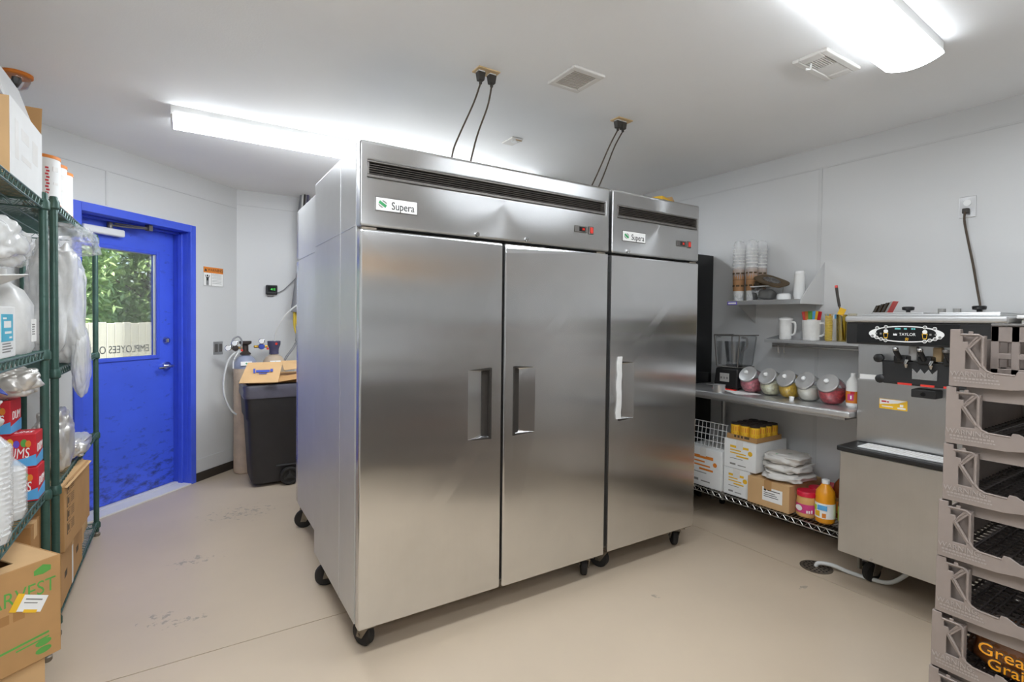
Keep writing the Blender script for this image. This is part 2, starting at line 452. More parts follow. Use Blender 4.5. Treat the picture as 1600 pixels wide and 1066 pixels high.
lf = MB(); lf.box(DL+.004, gx0, n0, n1, .016, DT-.004); lf.box(gx1, DR-.004, n0, n1, .016, DT-.004); lf.box(gx0, gx1, n0, n1, .016, gz0); lf.box(gx0, gx1, n0, n1, gz1, DT-.004)
leaf = lf.build('door_leaf', 'blue_paint', D, A45)
bd = MB()
for a, b, c, d in ((gx0-.028, gx0, gz0-.028, gz1+.028), (gx1, gx1+.028, gz0-.028, gz1+.028), (gx0, gx1, gz0-.028, gz0), (gx0, gx1, gz1, gz1+.028)): bd.box(a, b, n0-.010, n0+.002, c, d)
bd.build('glazing_bead', 'blue_trim', leaf, A45, bevel=.004)
MB().box(gx1-.012, gx1, n0, n0+.016, gz0, gz1).build('glazing_strip', 'steel_bright', leaf, A45)
pane = MB().box(gx0, gx1, n0+.020, n0+.026, gz0, gz1).build('window_pane', 'glass', D, A45)
# lettering on the outside of the pane, read from outdoors
text('lettering', 'EMPLOYEES ONLY', .080, 'glass_letters', pane, A45 @ T(3.365, n0+.0275, 1.142) @ Matrix(((-1, 0, 0), (0, 0, 1), (0, 1, 0))).to_4x4(), .0005, 'LEFT', .80)
def lever():
    s_, n_ = 3.49, n0
    b = MB(); b.lathe([(.0, .016), (.034, .016), (.036, .006), (.036, 0)], 20, A45 @ T(s_, n_, .99) @ Matrix.Rotation(R_(90), 4, 'X'))
    b.cyl(A45 @ Vector((s_, n_-.014, .99)), A45 @ Vector((s_, n_-.06, .99)), .013, 12)
    b.tube([A45 @ Vector(p) for p in ((s_+.015, n_-.058, .992), (s_-.02, n_-.060, .99), (s_-.07, n_-.055, .984), (s_-.11, n_-.048, .982))], .009, 8)
    lab(b.build('lever_handle', 'chrome', D, None, True), 'chrome lever handle')
    b = MB(); b.lathe([(.0, .022), (.022, .022), (.030, .008), (.031, 0)], 20, A45 @ T(s_, n_, 1.2) @ Matrix.Rotation(R_(90), 4, 'X'))
    b.box(-.004, .004, -.034, -.018, -.014, .014, A45 @ T(s_, n_, 1.2))
    lab(b.build('deadbolt', 'chrome', D, None, True), 'round chrome deadbolt')
    c = MB().box(2.80, 3.10, n_-.055, n_, 1.975, 2.028).build('closer_body', 'white_plastic', D, A45, bevel=.012, seg=3)
    lab(c, 'pale door closer')
    b = MB(); b.cyl((3.0, n_-.03, 2.02), (3.0, n_-.03, 2.05), .016, 12); b.box(2.988, 3.012, n_-.042, n_-.018, 2.03, 2.07)
    b.tube([(3.0, n_-.03, 2.052), (3.10, n_-.09, 2.05), (3.23, n_-.12, 2.06)], .007, 6); b.tube([(3.02, n_-.05, 2.066), (3.23, n_-.12, 2.066)], .006, 6)
    b.box(3.215, 3.245, n_-.14, n_-.10, 2.045, 2.088)
    b.build('closer_arm', 'louver_frame', c, A45)
    for z in (.25, 1.05, 1.85): MB().cyl((DL+.002, n_-.008, z-.05), (DL+.002, n_-.008, z+.05), .008, 10).build('hinge', 'louver_frame', D, A45)
lever()
th = MB(); th.box(DL, DR, NW-.02, NW+.21, 0, .012); th.box(DL, DR, NW+.10, NW+.15, .012, .016)
lab(th.build('threshold', 'vent_white', D, A45, bevel=.003), 'pale metal threshold')

# outdoors, seen through the pane
struct(MB().box(-16, 12, 5.6, 26, -.12, -.10).build('ground', 'grass_ground'))
F = thing('wood_fence', 'sunlit pale board fence beyond the door window', 'fence', (A45 @ Vector((7.5, 8.2, -.1))), 45)
PL = MB().box(0, .135, 0, .02, 0, 1.37).mesh('plank')
for i in range(42): obj('plank', PL, 'wood_fence', F, A45 @ T(4.6+i*.14, 8.2, -.1+(i % 3)*.008), .004, 1)
for z in (.25, 1.15): MB().box(4.6, 10.5, 8.22, 8.26, z, z+.08).build('rail', 'wood_fence', F, A45)
def tree(label, s0, n0, h, seed, cl):
    rnd = random.Random(seed); b0 = A45 @ Vector((s0, n0, -.1))
    t = thing('leafy_tree', label, 'tree', b0, 0, 'trees outside the door')
    MB().tube(spline([(b0.x, b0.y, -.1), (b0.x+.1, b0.y, .9), (b0.x-.05, b0.y+.1, 1.8), (b0.x+.05, b0.y, h*.8)]), .09, 8).build('trunk', 'bark', t, None, True)
    br = MB()
    for i in range(26):
        a = rnd.uniform(0, 6.28); z = rnd.uniform(.9, h*.7); L = rnd.uniform(.6, 1.5)
        br.tube([(b0.x, b0.y, z), (b0.x+math.cos(a)*L*.5, b0.y+math.sin(a)*L*.5, z+L*.35), (b0.x+math.cos(a)*L, b0.y+math.sin(a)*L, z+L*.5)], .016, 5)
    br.build('branches', 'bark', t)
    lv = MB()
    for c in range(cl):
        a = rnd.uniform(0, 6.28); rr = 1.15*math.sqrt(rnd.random()); z = rnd.uniform(.9, h)
        cc = Vector((b0.x+rr*math.cos(a), b0.y+rr*math.sin(a), z))
        for q in range(70):
            p = cc+Vector((rnd.gauss(0, .17), rnd.gauss(0, .17), rnd.gauss(0, .12)))
            s = rnd.uniform(.04, .075); m = T(*p) @ Matrix.Rotation(rnd.uniform(0, 6.28), 4, 'Z') @ Matrix.Rotation(rnd.gauss(.5, .5), 4, 'X') @ Matrix.Rotation(rnd.gauss(0, .5), 4, 'Y')
            lv.add([(0, -s*1.5, 0), (s*.6, 0, .01), (0, s*1.5, 0), (-s*.6, 0, .01)], [(0, 1, 2, 3)], m)
    me = bpy.data.meshes.new('foliage'); me.from_pydata(lv.v, [], lv.f); stuff(obj('foliage', me, 'leaves', t))
tree('leafy green tree behind the fence, filling the left of the door window', 6.6, 9.9, 3.9, 1, 190)
tree('leafy green tree behind the fence, filling the right of the door window', 9.2, 10.0, 4.1, 2, 200)
tree('farther green tree seen between the two by the fence', 8.6, 12.6, 4.4, 3, 200)

# ---------------------------------------------------------------- ceiling things
def fluorescent(label, x0, x1, y0, y1, tube=2, skew=0):
    t = thing('ceiling_light', label, 'light', ((x0+x1)/2, (y0+y1)/2, ZC), 0, 'fluorescent wraparound ceiling lights')
    MB().box(x0, x1, y0+.004, y1-.004, ZC-.048, ZC).build('housing', 'white_plastic', t, None, bevel=.003)
    n = 10; sec = [(y0, ZC-.046)]
    for i in range(n+1):
        a = i/n; y = y0+(y1-y0)*a; sec.append((y, ZC-.054-.026*math.sin(math.pi*a)**(.8 if tube == 1 else .4)))
    sec.append((y1, ZC-.046))
    v = [(x, y, z) for x in (x0+.012, x1-.012) for y, z in sec]; k_ = len(sec)
    MB().add(v, [(i, i+1, k_+i+1, k_+i) for i in range(k_-1)]).build('lens', 'lamp_lens_%d' % tube, t, None, True)
    for xa, xb in ((x0, x0+.012), (x1-.012, x1)):
        MB().prism([(y, z) for y, z in sec], xa, xb, Matrix(((0, 0, 1, 0), (1, 0, 0, 0), (0, 1, 0, 0), (0, 0, 0, 1)))).build('end_cap', 'white_plastic', t)
    if skew: t.matrix_basis = T(x1, (y0+y1)/2, 0) @ RZ(skew) @ T(-x1, -(y0+y1)/2, 0) @ WM[t.name]
fluorescent('long fluorescent ceiling light above the blue door side, behind the tall refrigerator', -.065, 1.15, 3.44, 3.68, 0)
fluorescent('added fluorescent ceiling light in line with the long one, unseen behind the refrigerators', 1.17, 2.385, 3.44, 3.68, 0)  # unseen lamp, added to lift the ceiling and wall behind the refrigerators
fluorescent('bright fluorescent ceiling light in the upper right corner beside the small vent', 1.43, 2.645, .85, 1.055, 1, 2.8)
fluorescent('added fluorescent ceiling light over the aisle, unseen behind the camera', -.45, .77, -.52, -.31)  # unseen lamp, added to raise the overall light from behind
fluorescent('added fluorescent ceiling light farthest behind the camera, brightening the wall by the stock shelving', .2, 1.42, -1.62, -1.41)  # unseen lamp, added to brighten the rear wall mirrored in the doors
fluorescent('added fluorescent ceiling light, out of view in the front row above the shelving side', -.45, .77, .845, 1.055)  # unseen lamp, added to brighten the ceiling

def vent_grille():
    t = thing('ceiling_vent', 'white square exhaust grille in the ceiling with tan slots', 'vent', (1.6, 1.95, ZC))
    x0, x1, y0, y1 = 1.505, 1.695, 1.85, 2.06; z = ZC
    f = MB(); e = .028
    f.box(x0, x1, y0, y0+e, z-.014, z); f.box(x0, x1, y1-e, y1, z-.014, z); f.box(x0, x0+e, y0+e, y1-e, z-.014, z); f.box(x1-e, x1, y0+e, y1-e, z-.014, z)
    f.build('frame', 'vent_white', t, None, bevel=.005)
    MB().box(x0+e, x1-e, y0+e, y1-e, z-.003, z).build('duct_backing', 'vent_tan', t)
    n = 12; w = (y1-y0-2*e)/n
    SL = MB().box(x0+e, x1-e, 0, w*.42, -.010, -.006).mesh('slat')
    for i in range(n): obj('slat', SL, 'vent_white', t, T(0, y0+e+i*w+w*.22, z))
vent_grille()
def vent_register():
    t = thing('ceiling_vent', 'white ceiling register with a half-open damper beside the corner light', 'vent', (2.45, 1.21, ZC))
    x0, x1, y0, y1 = 2.295, 2.595, 1.14, 1.29; z = ZC; e = .03
    f = MB(); f.box(x0, x1, y0, y0+e, z-.016, z); f.box(x0, x1, y1-e, y1, z-.016, z); f.box(x0, x0+e+.02, y0+e, y1-e, z-.016, z); f.box(x1-e-.02, x1, y0+e, y1-e, z-.016, z)
    f.build('frame', 'vent_white', t, None, bevel=.005)
    MB().box(x0+.05, 2.445, y0+e, y1-e, z-.003, z).build('duct_backing', 'vent_tan', t)
    SL = MB().box(x0+.052, 2.442, 0, .005, -.012, -.004).mesh('slat')
    for i in range(8): obj('slat', SL, 'vent_white', t, T(0, y0+e+.006+i*.0105, z))
    MB().box(2.445, x1-.05, y0+e, y1-e, z-.013, z).build('damper', 'vent_white', t, None, bevel=.004)
    MB().tube([(2.36, 1.24, z-.016), (2.375, 1.25, z-.03), (2.36, 1.262, z-.03)], .005, 6).build('damper_lever', 'white_plastic', t)
vent_register()
def detector():
    t = thing('ceiling_plate', 'small white cover plate on the ceiling above the tall refrigerators', 'plate', (1.81, 2.85, ZC))
    MB().box(1.765, 1.85, 2.79, 2.92, ZC-.012, ZC).build('cover', 'vent_white', t, None, bevel=.005)
    MB().cyl((1.808, 2.83, ZC-.02), (1.808, 2.83, ZC-.012), .018, 14).build('knockout', 'white_plastic', t)
    MB().box(1.80, 1.845, 2.795, 2.802, ZC-.015, ZC-.012).build('slot', 'vent_tan', t)
detector()
def ceiling_outlet(label, x, y, plugs):
    t = thing('ceiling_outlet', label, 'outlet', (x, y, ZC))
    MB().box(x-.058, x+.058, y-.036, y+.036, ZC-.006, ZC).build('cover_plate', 'ivory', t, None, bevel=.002)
    for px in plugs: MB().box(px-.017, px+.017, y-.015, y+.015, ZC-.012, ZC-.006).build('socket', 'white_plastic', t, None, bevel=.003)
def cord(label, pts):
    t = thing('power_cord', label, 'cord', pts[-1], 0, 'refrigerator power cords')
    x, y, z = pts[0]
    b = MB(); b.hexa([(x-.014, y-.014, z-.04), (x+.014, y-.014, z-.04), (x+.014, y+.014, z-.04), (x-.014, y+.014, z-.04)], [(x-.02, y-.016, z), (x+.02, y-.016, z), (x+.02, y+.016, z), (x-.02, y+.016, z)])
    b.cyl((x, y, z-.055), (x, y, z-.04), .008, 8)
    b.build('plug', 'cord_black', t, None, bevel=.004)
    MB().tube(spline([(x, y, z-.05)]+pts[1:]), .0042, 6).build('cable', 'cord_brown', t, None, True)
ceiling_outlet('beige twin outlet on the ceiling above the two-door refrigerator', 1.205, 2.14, (1.175, 1.235))
ceiling_outlet('beige twin outlet on the ceiling above the one-door refrigerator', 2.155, 2.21, (2.125, 2.165))
z = ZC-.012
cord('left cord hanging from the outlet above the two-door refrigerator', [(1.175, 2.14, z), (1.15, 2.16, 2.42), (1.10, 2.2, 2.28), (1.075, 2.22, 2.2), (1.07, 2.24, 2.112)])
cord('right cord hanging from the outlet above the two-door refrigerator', [(1.235, 2.14, z), (1.225, 2.16, 2.42), (1.19, 2.2, 2.28), (1.165, 2.24, 2.112)])
cord('left cord hanging from the outlet above the one-door refrigerator', [(2.125, 2.21, z), (2.09, 2.24, 2.42), (2.03, 2.28, 2.25), (1.98, 2.32, 2.112)])
cord('right cord hanging from the outlet above the one-door refrigerator', [(2.165, 2.21, z), (2.135, 2.25, 2.42), (2.08, 2.28, 2.25), (2.035, 2.32, 2.112)])
def dome_camera():
    x, y = -.69, 3.44
    t = thing('dome_camera', 'small ceiling dome with an orange rim above the top shelf boxes', 'camera', (x, y, ZC))
    m = T(x, y, ZC)
    MB().lathe([(.062, 0), (.062, -.012), (.055, -.016)], 24, m).build('rim', 'orange_print', t, None, True)
    MB().lathe([(.053, -.012), (.052, -.03), (.042, -.06), (.02, -.075), (0, -.078)], 24, m).build('dome', 'clear_plastic', t, None, True)
    MB().lathe([(.018, -.02), (.02, -.035), (.006, -.066), (0, -.068)], 16, m).build('lens_unit', 'black_plastic', t, None, True)
dome_camera()

# ---------------------------------------------------------------- refrigerators
YD = 2.04
def caster_proto():
    r = .052
    b = MB(); b.box(-.045, .045, -.045, .045, .118, .128); b.cyl((0, 0, .10), (0, 0, .118), .022, 12)
    for s in (-1, 1): b.add([(s*.022, -.03, .105), (s*.022, .03, .105), (s*.022, .045, .04), (s*.022, .015, .04)] + [(s*.026, -.03, .105), (s*.026, .03, .105), (s*.026, .045, .04), (s*.026, .015, .04)], [(0, 1, 2, 3), (7, 6, 5, 4), (0, 4, 5, 1), (1, 5, 6, 2), (2, 6, 7, 3), (3, 7, 4, 0)])
    b.box(-.026, .026, -.03, .03, .100, .106); b.cyl((-.03, .03, .052), (.03, .03, .052), .006, 8)
    w = MB().lathe([(.03, -.016), (r-.006, -.016), (r, -.01), (r, .01), (r-.006, .016), (.03, .016)], 22, T(0, .03, .052) @ Matrix.Rotation(R_(90), 4, 'Y'))
    return b.mesh('caster'), w.mesh('wheel', True)
CAS, WHE = caster_proto()
def caster(par, x, y, rz=0, s=1):
    m = T(x, y, 0) @ RZ(rz) @ Matrix.Diagonal((s, s, s, 1))
    c = obj('caster', CAS, 'caster_zinc', par, m); obj('wheel', WHE, 'rubber', c, m); return c
def door_mesh(x0, x1, y0, y1, z0, z1, hx, hz, deep):
    """door slab with a wedge-shaped pull recessed into its front; deep = which side of the pull is deep"""
    (ha, hb), (hc, hd) = hx, hz; d = .028; b = MB()
    V = [(x0, y0, z0), (x1, y0, z0), (x1, y0, z1), (x0, y0, z1), (ha, y0, hc), (hb, y0, hc), (hb, y0, hd), (ha, y0, hd),
         (x0, y1, z0), (x1, y1, z0), (x1, y1, z1), (x0, y1, z1)]
    Fc = [(0, 1, 5, 4), (1, 2, 6, 5), (2, 3, 7, 6), (3, 0, 4, 7), (8, 11, 10, 9), (0, 8, 9, 1), (1, 9, 10, 2), (2, 10, 11, 3), (3, 11, 8, 0)]
    xd = hb if deep > 0 else ha
    V += [(xd, y0+d, hc+.006), (xd, y0+d, hd-.006)]
    if deep > 0: Fc += [(4, 12, 13, 7), (5, 6, 13, 12), (4, 5, 12), (7, 13, 6)]
    else: Fc += [(5, 6, 13, 12), (4, 12, 13, 7), (4, 5, 12), (7, 13, 6)]
    return b.add(V, Fc)
def pull_rim_shade(par, hx, hz, deep, tape=False):
    (ha, hb), (hc, hd) = hx, hz; w = .008; y = YD
    b = MB()
    xv = hb if deep > 0 else ha; xo = ha if deep > 0 else hb; s = 1 if deep > 0 else -1
    b.box(min(xv, xv+s*w), max(xv, xv+s*w), y-.003, y+.026, hc-w, hd+w)
    for z, q in ((hd, 1), (hc, -1)):
        b.add([(xv, y-.003, z), (xv, y-.003, z+q*w), (xo, y-.003, z+q*.002), (xo, y-.003, z), (xv, y+.02, z), (xv, y+.02, z+q*w), (xo, y+.001, z+q*.002), (xo, y+.001, z)],
              [(0, 1, 2, 3), (7, 6, 5, 4), (0, 4, 5, 1), (1, 5, 6, 2), (2, 6, 7, 3), (3, 7, 4, 0)])
    b.box(min(xv-s*.002, xv-s*.034), max(xv-s*.002, xv-s*.034), y+.0165, y+.030, hc+.004, hd-.004); b.box(min(xv, xv-s*.004), max(xv, xv-s*.004), y, y+.030, hc, hd)  # dark slab and strip stand in for shade at the deep end
    lab(b.build('pull_rim_shade', 'dark_gasket', par), 'dark pull rim with a dark slab for the shade in its recess')
    if tape:
        t = MB(); rnd = random.Random(3); n = 10
        zs = [hc+.004+(hd+.03-hc)*i/n for i in range(n+1)]; v = []; f = []
        for i, z in enumerate(zs):
            j = rnd.uniform(-.004, .004) - (.008 if i == 1 else 0)
            v += [(ha-.024+j, y-.0045, z), (ha+.010+j*.5, y-.0055, z), (ha+.010+j*.5, y-.0008, z), (ha-.024+j, y-.0008, z)]
        for i in range(n):
            for q in range(4): f.append((i*4+q, i*4+(q+1) % 4, i*4+4+(q+1) % 4, i*4+4+q))
        f += [(3, 2, 1, 0), (n*4, n*4+1, n*4+2, n*4+3)]
        lab(t.add(v, f).build('tape', 'film_milk', par), 'white tape over the pull')
def louver(par, x0, x1, z0, z1):
    y = YD; b = MB(); e = .010
    b.box(x0, x1, y-.004, y+.03, z1-e*.8, z1); b.box(x0, x1, y-.004, y+.03, z0, z0+.012); b.box(x0, x0+e, y-.004, y+.03, z0+.012, z1-e*.8); b.box(x1-e, x1, y-.004, y+.03, z0+.012, z1-e*.8)
    g_ = b.build('louver_frame', 'louver_frame', par, None, bevel=.002)
    MB().box(x0+e, x1-e, y+.028, y+.034, z0+.010, z1-e*.8+.002).build('louver_back', 'black_plastic', g_)
    n = 5; h = (z1-z0-.016-e*.8)/n
    me = MB().hexa([(x0+e, y+.002, 0), (x1-e, y+.002, 0), (x1-e, y+.02, h*.35), (x0+e, y+.02, h*.35)], [(x0+e, y+.002, h*.16), (x1-e, y+.002, h*.16), (x1-e, y+.02, h*.5), (x0+e, y+.02, h*.5)]).mesh('louver_slat')
    for i in range(n): obj('louver_slat', me, 'louver_dark', g_, T(0, 0, z0+.014+i*h+h*.3))
def badge(par, x0, x1, z0, z1):
    y = YD; cx, cz = (x0+x1)/2, (z0+z1)/2
    p = plate('badge', x1-x0, z1-z0, .003, 'louver_frame', par, face((0, -1), (cx, y, cz)))
    plate('badge_face', x1-x0-.006, z1-z0-.006, .0015, 'paper', p, face((0, -1), (cx, y-.003, cz)))
    text('lettering', 'Supera', .044, 'print_black', p, face((0, -1), (cx+.026, y-.0052, cz-.004)), .0005, 'CENTER', .82)
    m = face((0, -1), (x0+.030, y-.0052, cz)) @ Matrix.Rotation(R_(-32), 4, 'Z')
    b = MB(); b.box(-.017, .017, -.006, .006, 0, .0008); b.build('logo_bar', 'logo_green', p, m, bevel=.0035, seg=3)
    b = MB(); b.prism([(-.010, .010), (.016, .010), (.008, .015), (-.004, .015)], 0, .0008); b.prism([(.010, -.010), (-.016, -.010), (-.008, -.015), (.004, -.015)], 0, .0008)
    b.build('logo_arc', 'print_grey', p, m)
def controls(par, dx, sx, z):
    y = YD
    d = plate('temperature_display', .082, .034, .006, 'louver_frame', par, face((0, -1), (dx, y, z)), .004)
    plate('display_window', .040, .022, .001, 'black_gloss', d, face((0, -1), (dx+.008, y-.006, z)))
    text('digits', '38', .017, 'red_digits', d, face((0, -1), (dx+.014, y-.0072, z)), .0003)
    s = plate('power_switch', .034, .042, .006, 'louver_frame', par, face((0, -1), (sx, y, z)), .003)
    MB().box(-.010, .010, -.015, .015, 0, .006).build('rocker', 'red_led', s, face((0, -1), (sx, y-.005, z)), bevel=.003)
def lock(par, x, z):
    MB().lathe([(0, .010), (.009, .010), (.011, .003), (.011, 0)], 16, face((0, -1), (x, YD, z))).build('lock', 'chrome', par, None, True)
def fridge(label, x0, x1, doors, lou, bdg, ctl, locks, zb=.137, group='tall steel refrigerators'):
    t = thing('reach_in_refrigerator', label, 'refrigerator', ((x0+x1)/2, 2.45, 0), 0, group)
    body = MB().box(x0, x1, YD+.062, 2.87, .137, 2.105).build('cabinet', 'steel_side', t, None, bevel=.004)
    MB().box(x0+.004, x1-.004, YD+.06, 2.865, 2.104, 2.107).build('bounce_cover', 'bounce_matte', t)  # unseen matte sheet, added to stop the steel throwing light onto the ceiling
    MB().box(x0+.012, x1-.012, YD+.045, YD+.062, .15, 2.095).build('gasket', 'dark_gasket', t)
    MB().box(x0-.002, x0, YD+.30, YD+.302, .14, 2.10).build('side_seam', 'steel_bright', body)
    MB().box(x0-.0015, x0, YD+.07, 2.86, 1.774, 1.779).build('side_trim', 'steel_bright', body)
    cx_, cz_ = (x0+x1)/2, 1.938; hl = lou
    ring = curve_plate([[(x0-cx_, -.17), (x1-cx_, -.17), (x1-cx_, .17), (x0-cx_, .17)], [(hl[0]+.004-cx_, hl[2]+.004-cz_), (hl[1]-.004-cx_, hl[2]+.004-cz_), (hl[1]-.004-cx_, hl[3]-.004-cz_), (hl[0]+.004-cx_, hl[3]-.004-cz_)]], .058, 'header_panel')
    hd = obj('header_panel', ring, 'steel_panel', t, face((0, -1), (cx_, YD+.029, cz_)), .011, 4)
    louver(t, *lou); badge(t, *bdg); controls(t, *ctl)
    for x, z_ in locks: lock(t, x, z_)
    for a, b, hx, hz, deep, tp in doors:
        d = door_mesh(a, b, YD, YD+.048, zb, 1.757, hx, hz, deep).build('fridge_door', 'steel_door', t, None, bevel=.009, seg=3)
        pull_rim_shade(d, hx, hz, deep, tp)
        for z_ in (zb-.006, 1.7575): MB().box((a+.01 if deep > 0 else b-.07), (a+.07 if deep > 0 else b-.01), YD+.012, YD+.055, z_, z_+.0085).build('hinge', 'caster_zinc', d)
    cx = [(x0+.075, 2.14, 25), (x1-.075, 2.12, -35), (x0+.07, 2.76, 80), (x1-.075, 2.76, 10)]
    for x, y, a in cx: caster(t, x, y, a, 1.06)
    return t
fridge('two-door steel refrigerator on casters, nearest and widest, with a green logo badge', .585, 1.913,
       [(.585, 1.246, (1.085, 1.186), (.857, 1.170), 1, False), (1.262, 1.905, (1.322, 1.425), (.858, 1.172), -1, False)],
       (.610, 1.882, 1.962, 2.030), (.644, .824, 1.833, 1.889), (1.712, 1.781, 1.869), [(1.109, 1.783), (1.377, 1.785)])
fridge('one-door steel refrigerator beside it with white tape on its pull', 1.932, 2.652,
       [(1.932, 2.652, (2.006, 2.100), (.862, 1.172), -1, True)],
       (1.965, 2.629, 1.96, 2.028), (2.005, 2.184, 1.837, 1.894), (2.486, 2.556, 1.864), [(2.051, 1.785)], .142)
def rear_fridge():
    x0, x1, y0, y1 = .642, 2.0, 3.0, 3.735
    t = thing('reach_in_refrigerator', 'steel refrigerator standing back to back behind the two-door one, only its side seen', 'refrigerator', (1.3, 3.4, 0), 0, 'tall steel refrigerators')
    b = MB().box(x0, x1, y0, y1-.06, .145, 2.115).build('cabinet', 'steel_side', t, None, bevel=.004)
    MB().box(x0+.004, x1-.004, y0+.004, y1-.06, 2.114, 2.117).build('bounce_cover', 'bounce_matte', t)  # same added sheet against light bouncing off the top
    MB().box(x0-.002, x0, y0+.01, y1-.07, 1.782, 1.788).build('side_trim', 'steel_bright', b)
    MB().box(x0, x1, y1-.055, y1, 1.79, 2.115).build('header_panel', 'steel_panel', t, None, bevel=.01)
    for a, c in ((x0, 1.315), (1.33, x1)): MB().box(a, c, y1-.055, y1, .145, 1.78).build('fridge_door', 'steel_door', t, None, bevel=.008)
    for x, y, a in ((x0+.06, y1-.14, 70), (x1-.08, y1-.12, 0), (x0+.07, y0+.12, 30), (x1-.08, y0+.12, 0)): caster(t, x, y, a, 1.13)
rear_fridge()
def top_box():
    t = thing('snack_box', 'blue and yellow box lying on top of the one-door refrigerator', 'box', (2.62, 2.55, 2.108), 20)
    m = T(2.70, 2.42, 2.106) @ RZ(20)
    b = MB().box(-.11, .11, -.08, .08, 0, .115).build('carton', 'yellow_print', t, m, bevel=.002)
    lines('blue_panel', [(-.095, .095, .02, .095)], .001, 'navy_print', b, m @ face((0, -1), (0, -.08, 0)))
    lines('blue_panel', [(-.06, .06, .02, .095)], .001, 'navy_print', b, m @ face((1, 0), (.11, 0, 0)))
    MB().hexa([(.02, -.08, .115), (.11, -.08, .115), (.11, .08, .115), (.02, .08, .115)], [(.05, -.08, .138), (.06, -.08, .14), (.06, .08, .14), (.05, .08, .138)]).build('flap', 'kraft_light', b, m)
top_box()

# ---------------------------------------------------------------- wire shelving on the left
def shelf_meshes(L, Dp, pitch=.0254):
    """frame truss and grid of a wire shelf: front edge on x=0, depth to -x, length along +y, top at z=0"""
    f = MB(); h = -.030
    def run(a, b, n):
        a = Vector(a); b = Vector(b); lo = Vector((0, 0, h))
        f.tube([a, b], .0036, 6); f.tube([a+lo, b+lo], .0036, 6)
        pts = []
        for i in range(2*n+1): pts.append(a+(b-a)*(i/(2*n))+(lo if i % 2 else Vector((0, 0, 0))))
        f.tube(pts, .0024, 4)
    n = max(3, int(L/.05)); d = max(3, int(Dp/.05))
    run((0, 0, 0), (0, L, 0), n); run((-Dp, 0, 0), (-Dp, L, 0), n); run((0, 0, 0), (-Dp, 0, 0), d); run((0, L, 0), (-Dp, L, 0), d)
    w = MB(); c = int(L/pitch)
    for i in range(1, c): w.tube([(0, i*L/c, .001), (-Dp, i*L/c, .001)], .0019, 4)
    for q in (.25, .5, .75): w.tube([(-Dp*q, 0, -.006), (-Dp*q, L, -.006)], .003, 4)
    return f.mesh('shelf'), w.mesh('wire_grid')
def post_mesh(h):
    b = MB().lathe([(.0145, .03), (.0145, h-.006), (.012, h), (0, h)], 14)
    for i in range(1, int(h/.0508)): b.lathe([(.0152, i*.0508-.001), (.0152, i*.0508+.001)], 14)
    ft = MB().lathe([(.016, 0), (.019, .004), (.019, .018), (.011, .024), (.011, .034)], 14)
    return b.mesh('post', True), ft.mesh('leveling_foot', True)
SLV = MB().lathe([(.0155, -.036), (.0215, -.03), (.0215, -.004), (.0165, .006)], 12).mesh('corner_sleeve', True)
def wire_rack(label, x, y0, L, Dp, zs, h, mw='wire_green', mp='post_green'):
    t = thing('wire_shelving_unit', label, 'shelving', (x-Dp/2, y0+L/2, 0))
    P, Fo = post_mesh(h)
    for px in (x-.012, x-Dp+.012):
        for py in (y0+.012, y0+L-.012):
            p = obj('post', P, mp, t, T(px, py, 0)); obj('leveling_foot', Fo, 'caster_zinc', p, T(px, py, 0))
    S, G = shelf_meshes(L-.05, Dp-.03)
    for z in zs:
        s = obj('shelf', S, mw, t, T(x-.012, y0+.025, z)); stuff(obj('wire_grid', G, mw, s, T(x-.012, y0+.025, z)))
        for px in (x-.012, x-Dp+.012):
            for py in (y0+.012, y0+L-.012): obj('corner_sleeve', SLV, mp, s, T(px, py, z))
    return t
AX = -.46
wire_rack('green wire shelving unit nearest the camera at the left edge', AX, 1.52, 1.22, .42, (.10, .69, 1.253, 1.85), 1.885)
wire_rack('green wire shelving unit beside the blue door', AX, 2.905, 1.235, .36, (.085, .655, 1.16, 1.885), 1.905)

def carton(name, label, dims, loc, rz=0, m='kraft', tape='kraft_light', group=None, top=True, cat='box'):
    """closed shipping carton, origin at the middle of its base"""
    w, d, h = dims; Mx = T(*loc) @ RZ(rz)
    t = thing(name, label, cat, loc, rz, group)
    b = MB().box(-w/2, w/2, -d/2, d/2, 0, h-.004).build('carton_body', m, t, Mx, bevel=.003)
    if top:
        for s in (-1, 1): MB().box(-w/2, w/2, min(s*.001, s*d/2), max(s*.001, s*d/2), h-.004, h).build('flap', m, t, Mx, bevel=.0015)
        tp = MB(); tp.box(-w/2, w/2, -.025, .025, h, h+.0008)
        for s in (-1, 1): tp.box(min(s*w/2, s*(w/2+.0008)), max(s*w/2, s*(w/2+.0008)), -.025, .025, h-.06, h)
        tp.build('packing_tape', tape, t, Mx)
    return t, b, Mx
rnd = random.Random(11)
# -- top shelf of the near unit
t, b, Mx = carton('cardboard_box', 'kraft carton with a white printed side and raised flaps on the top shelf', (.36, .44, .255), (-.655, 2.50, 1.855), 0, 'kraft_light', top=False)
plate('white_side', .44, .25, .0015, 'white_card', b, Mx @ face((1, 0), (.18, 0, .127)))
lines('print', [(-.16, -.12, -.06, .07), (-.08, .02, .02, .06), (-.08, .05, -.05, -.03), (.07, .15, -.02, .06)], .0004, 'vent_white', b, Mx @ face((1, 0), (.1815, 0, .127)))
lines('print', [(.10, .13, .06, .075), (.135, .15, .06, .075)], .0004, 'print_grey', b, Mx @ face((0, -1), (0, -.22, 0)))
MB().hexa([(.165, -.22, .25), (.17, -.22, .25), (.17, .17, .25), (.165, .17, .25)], [(.12, -.22, .395), (.125, -.22, .395), (.125, .17, .395), (.12, .17, .395)]).build('flap', 'seam', t, Mx)
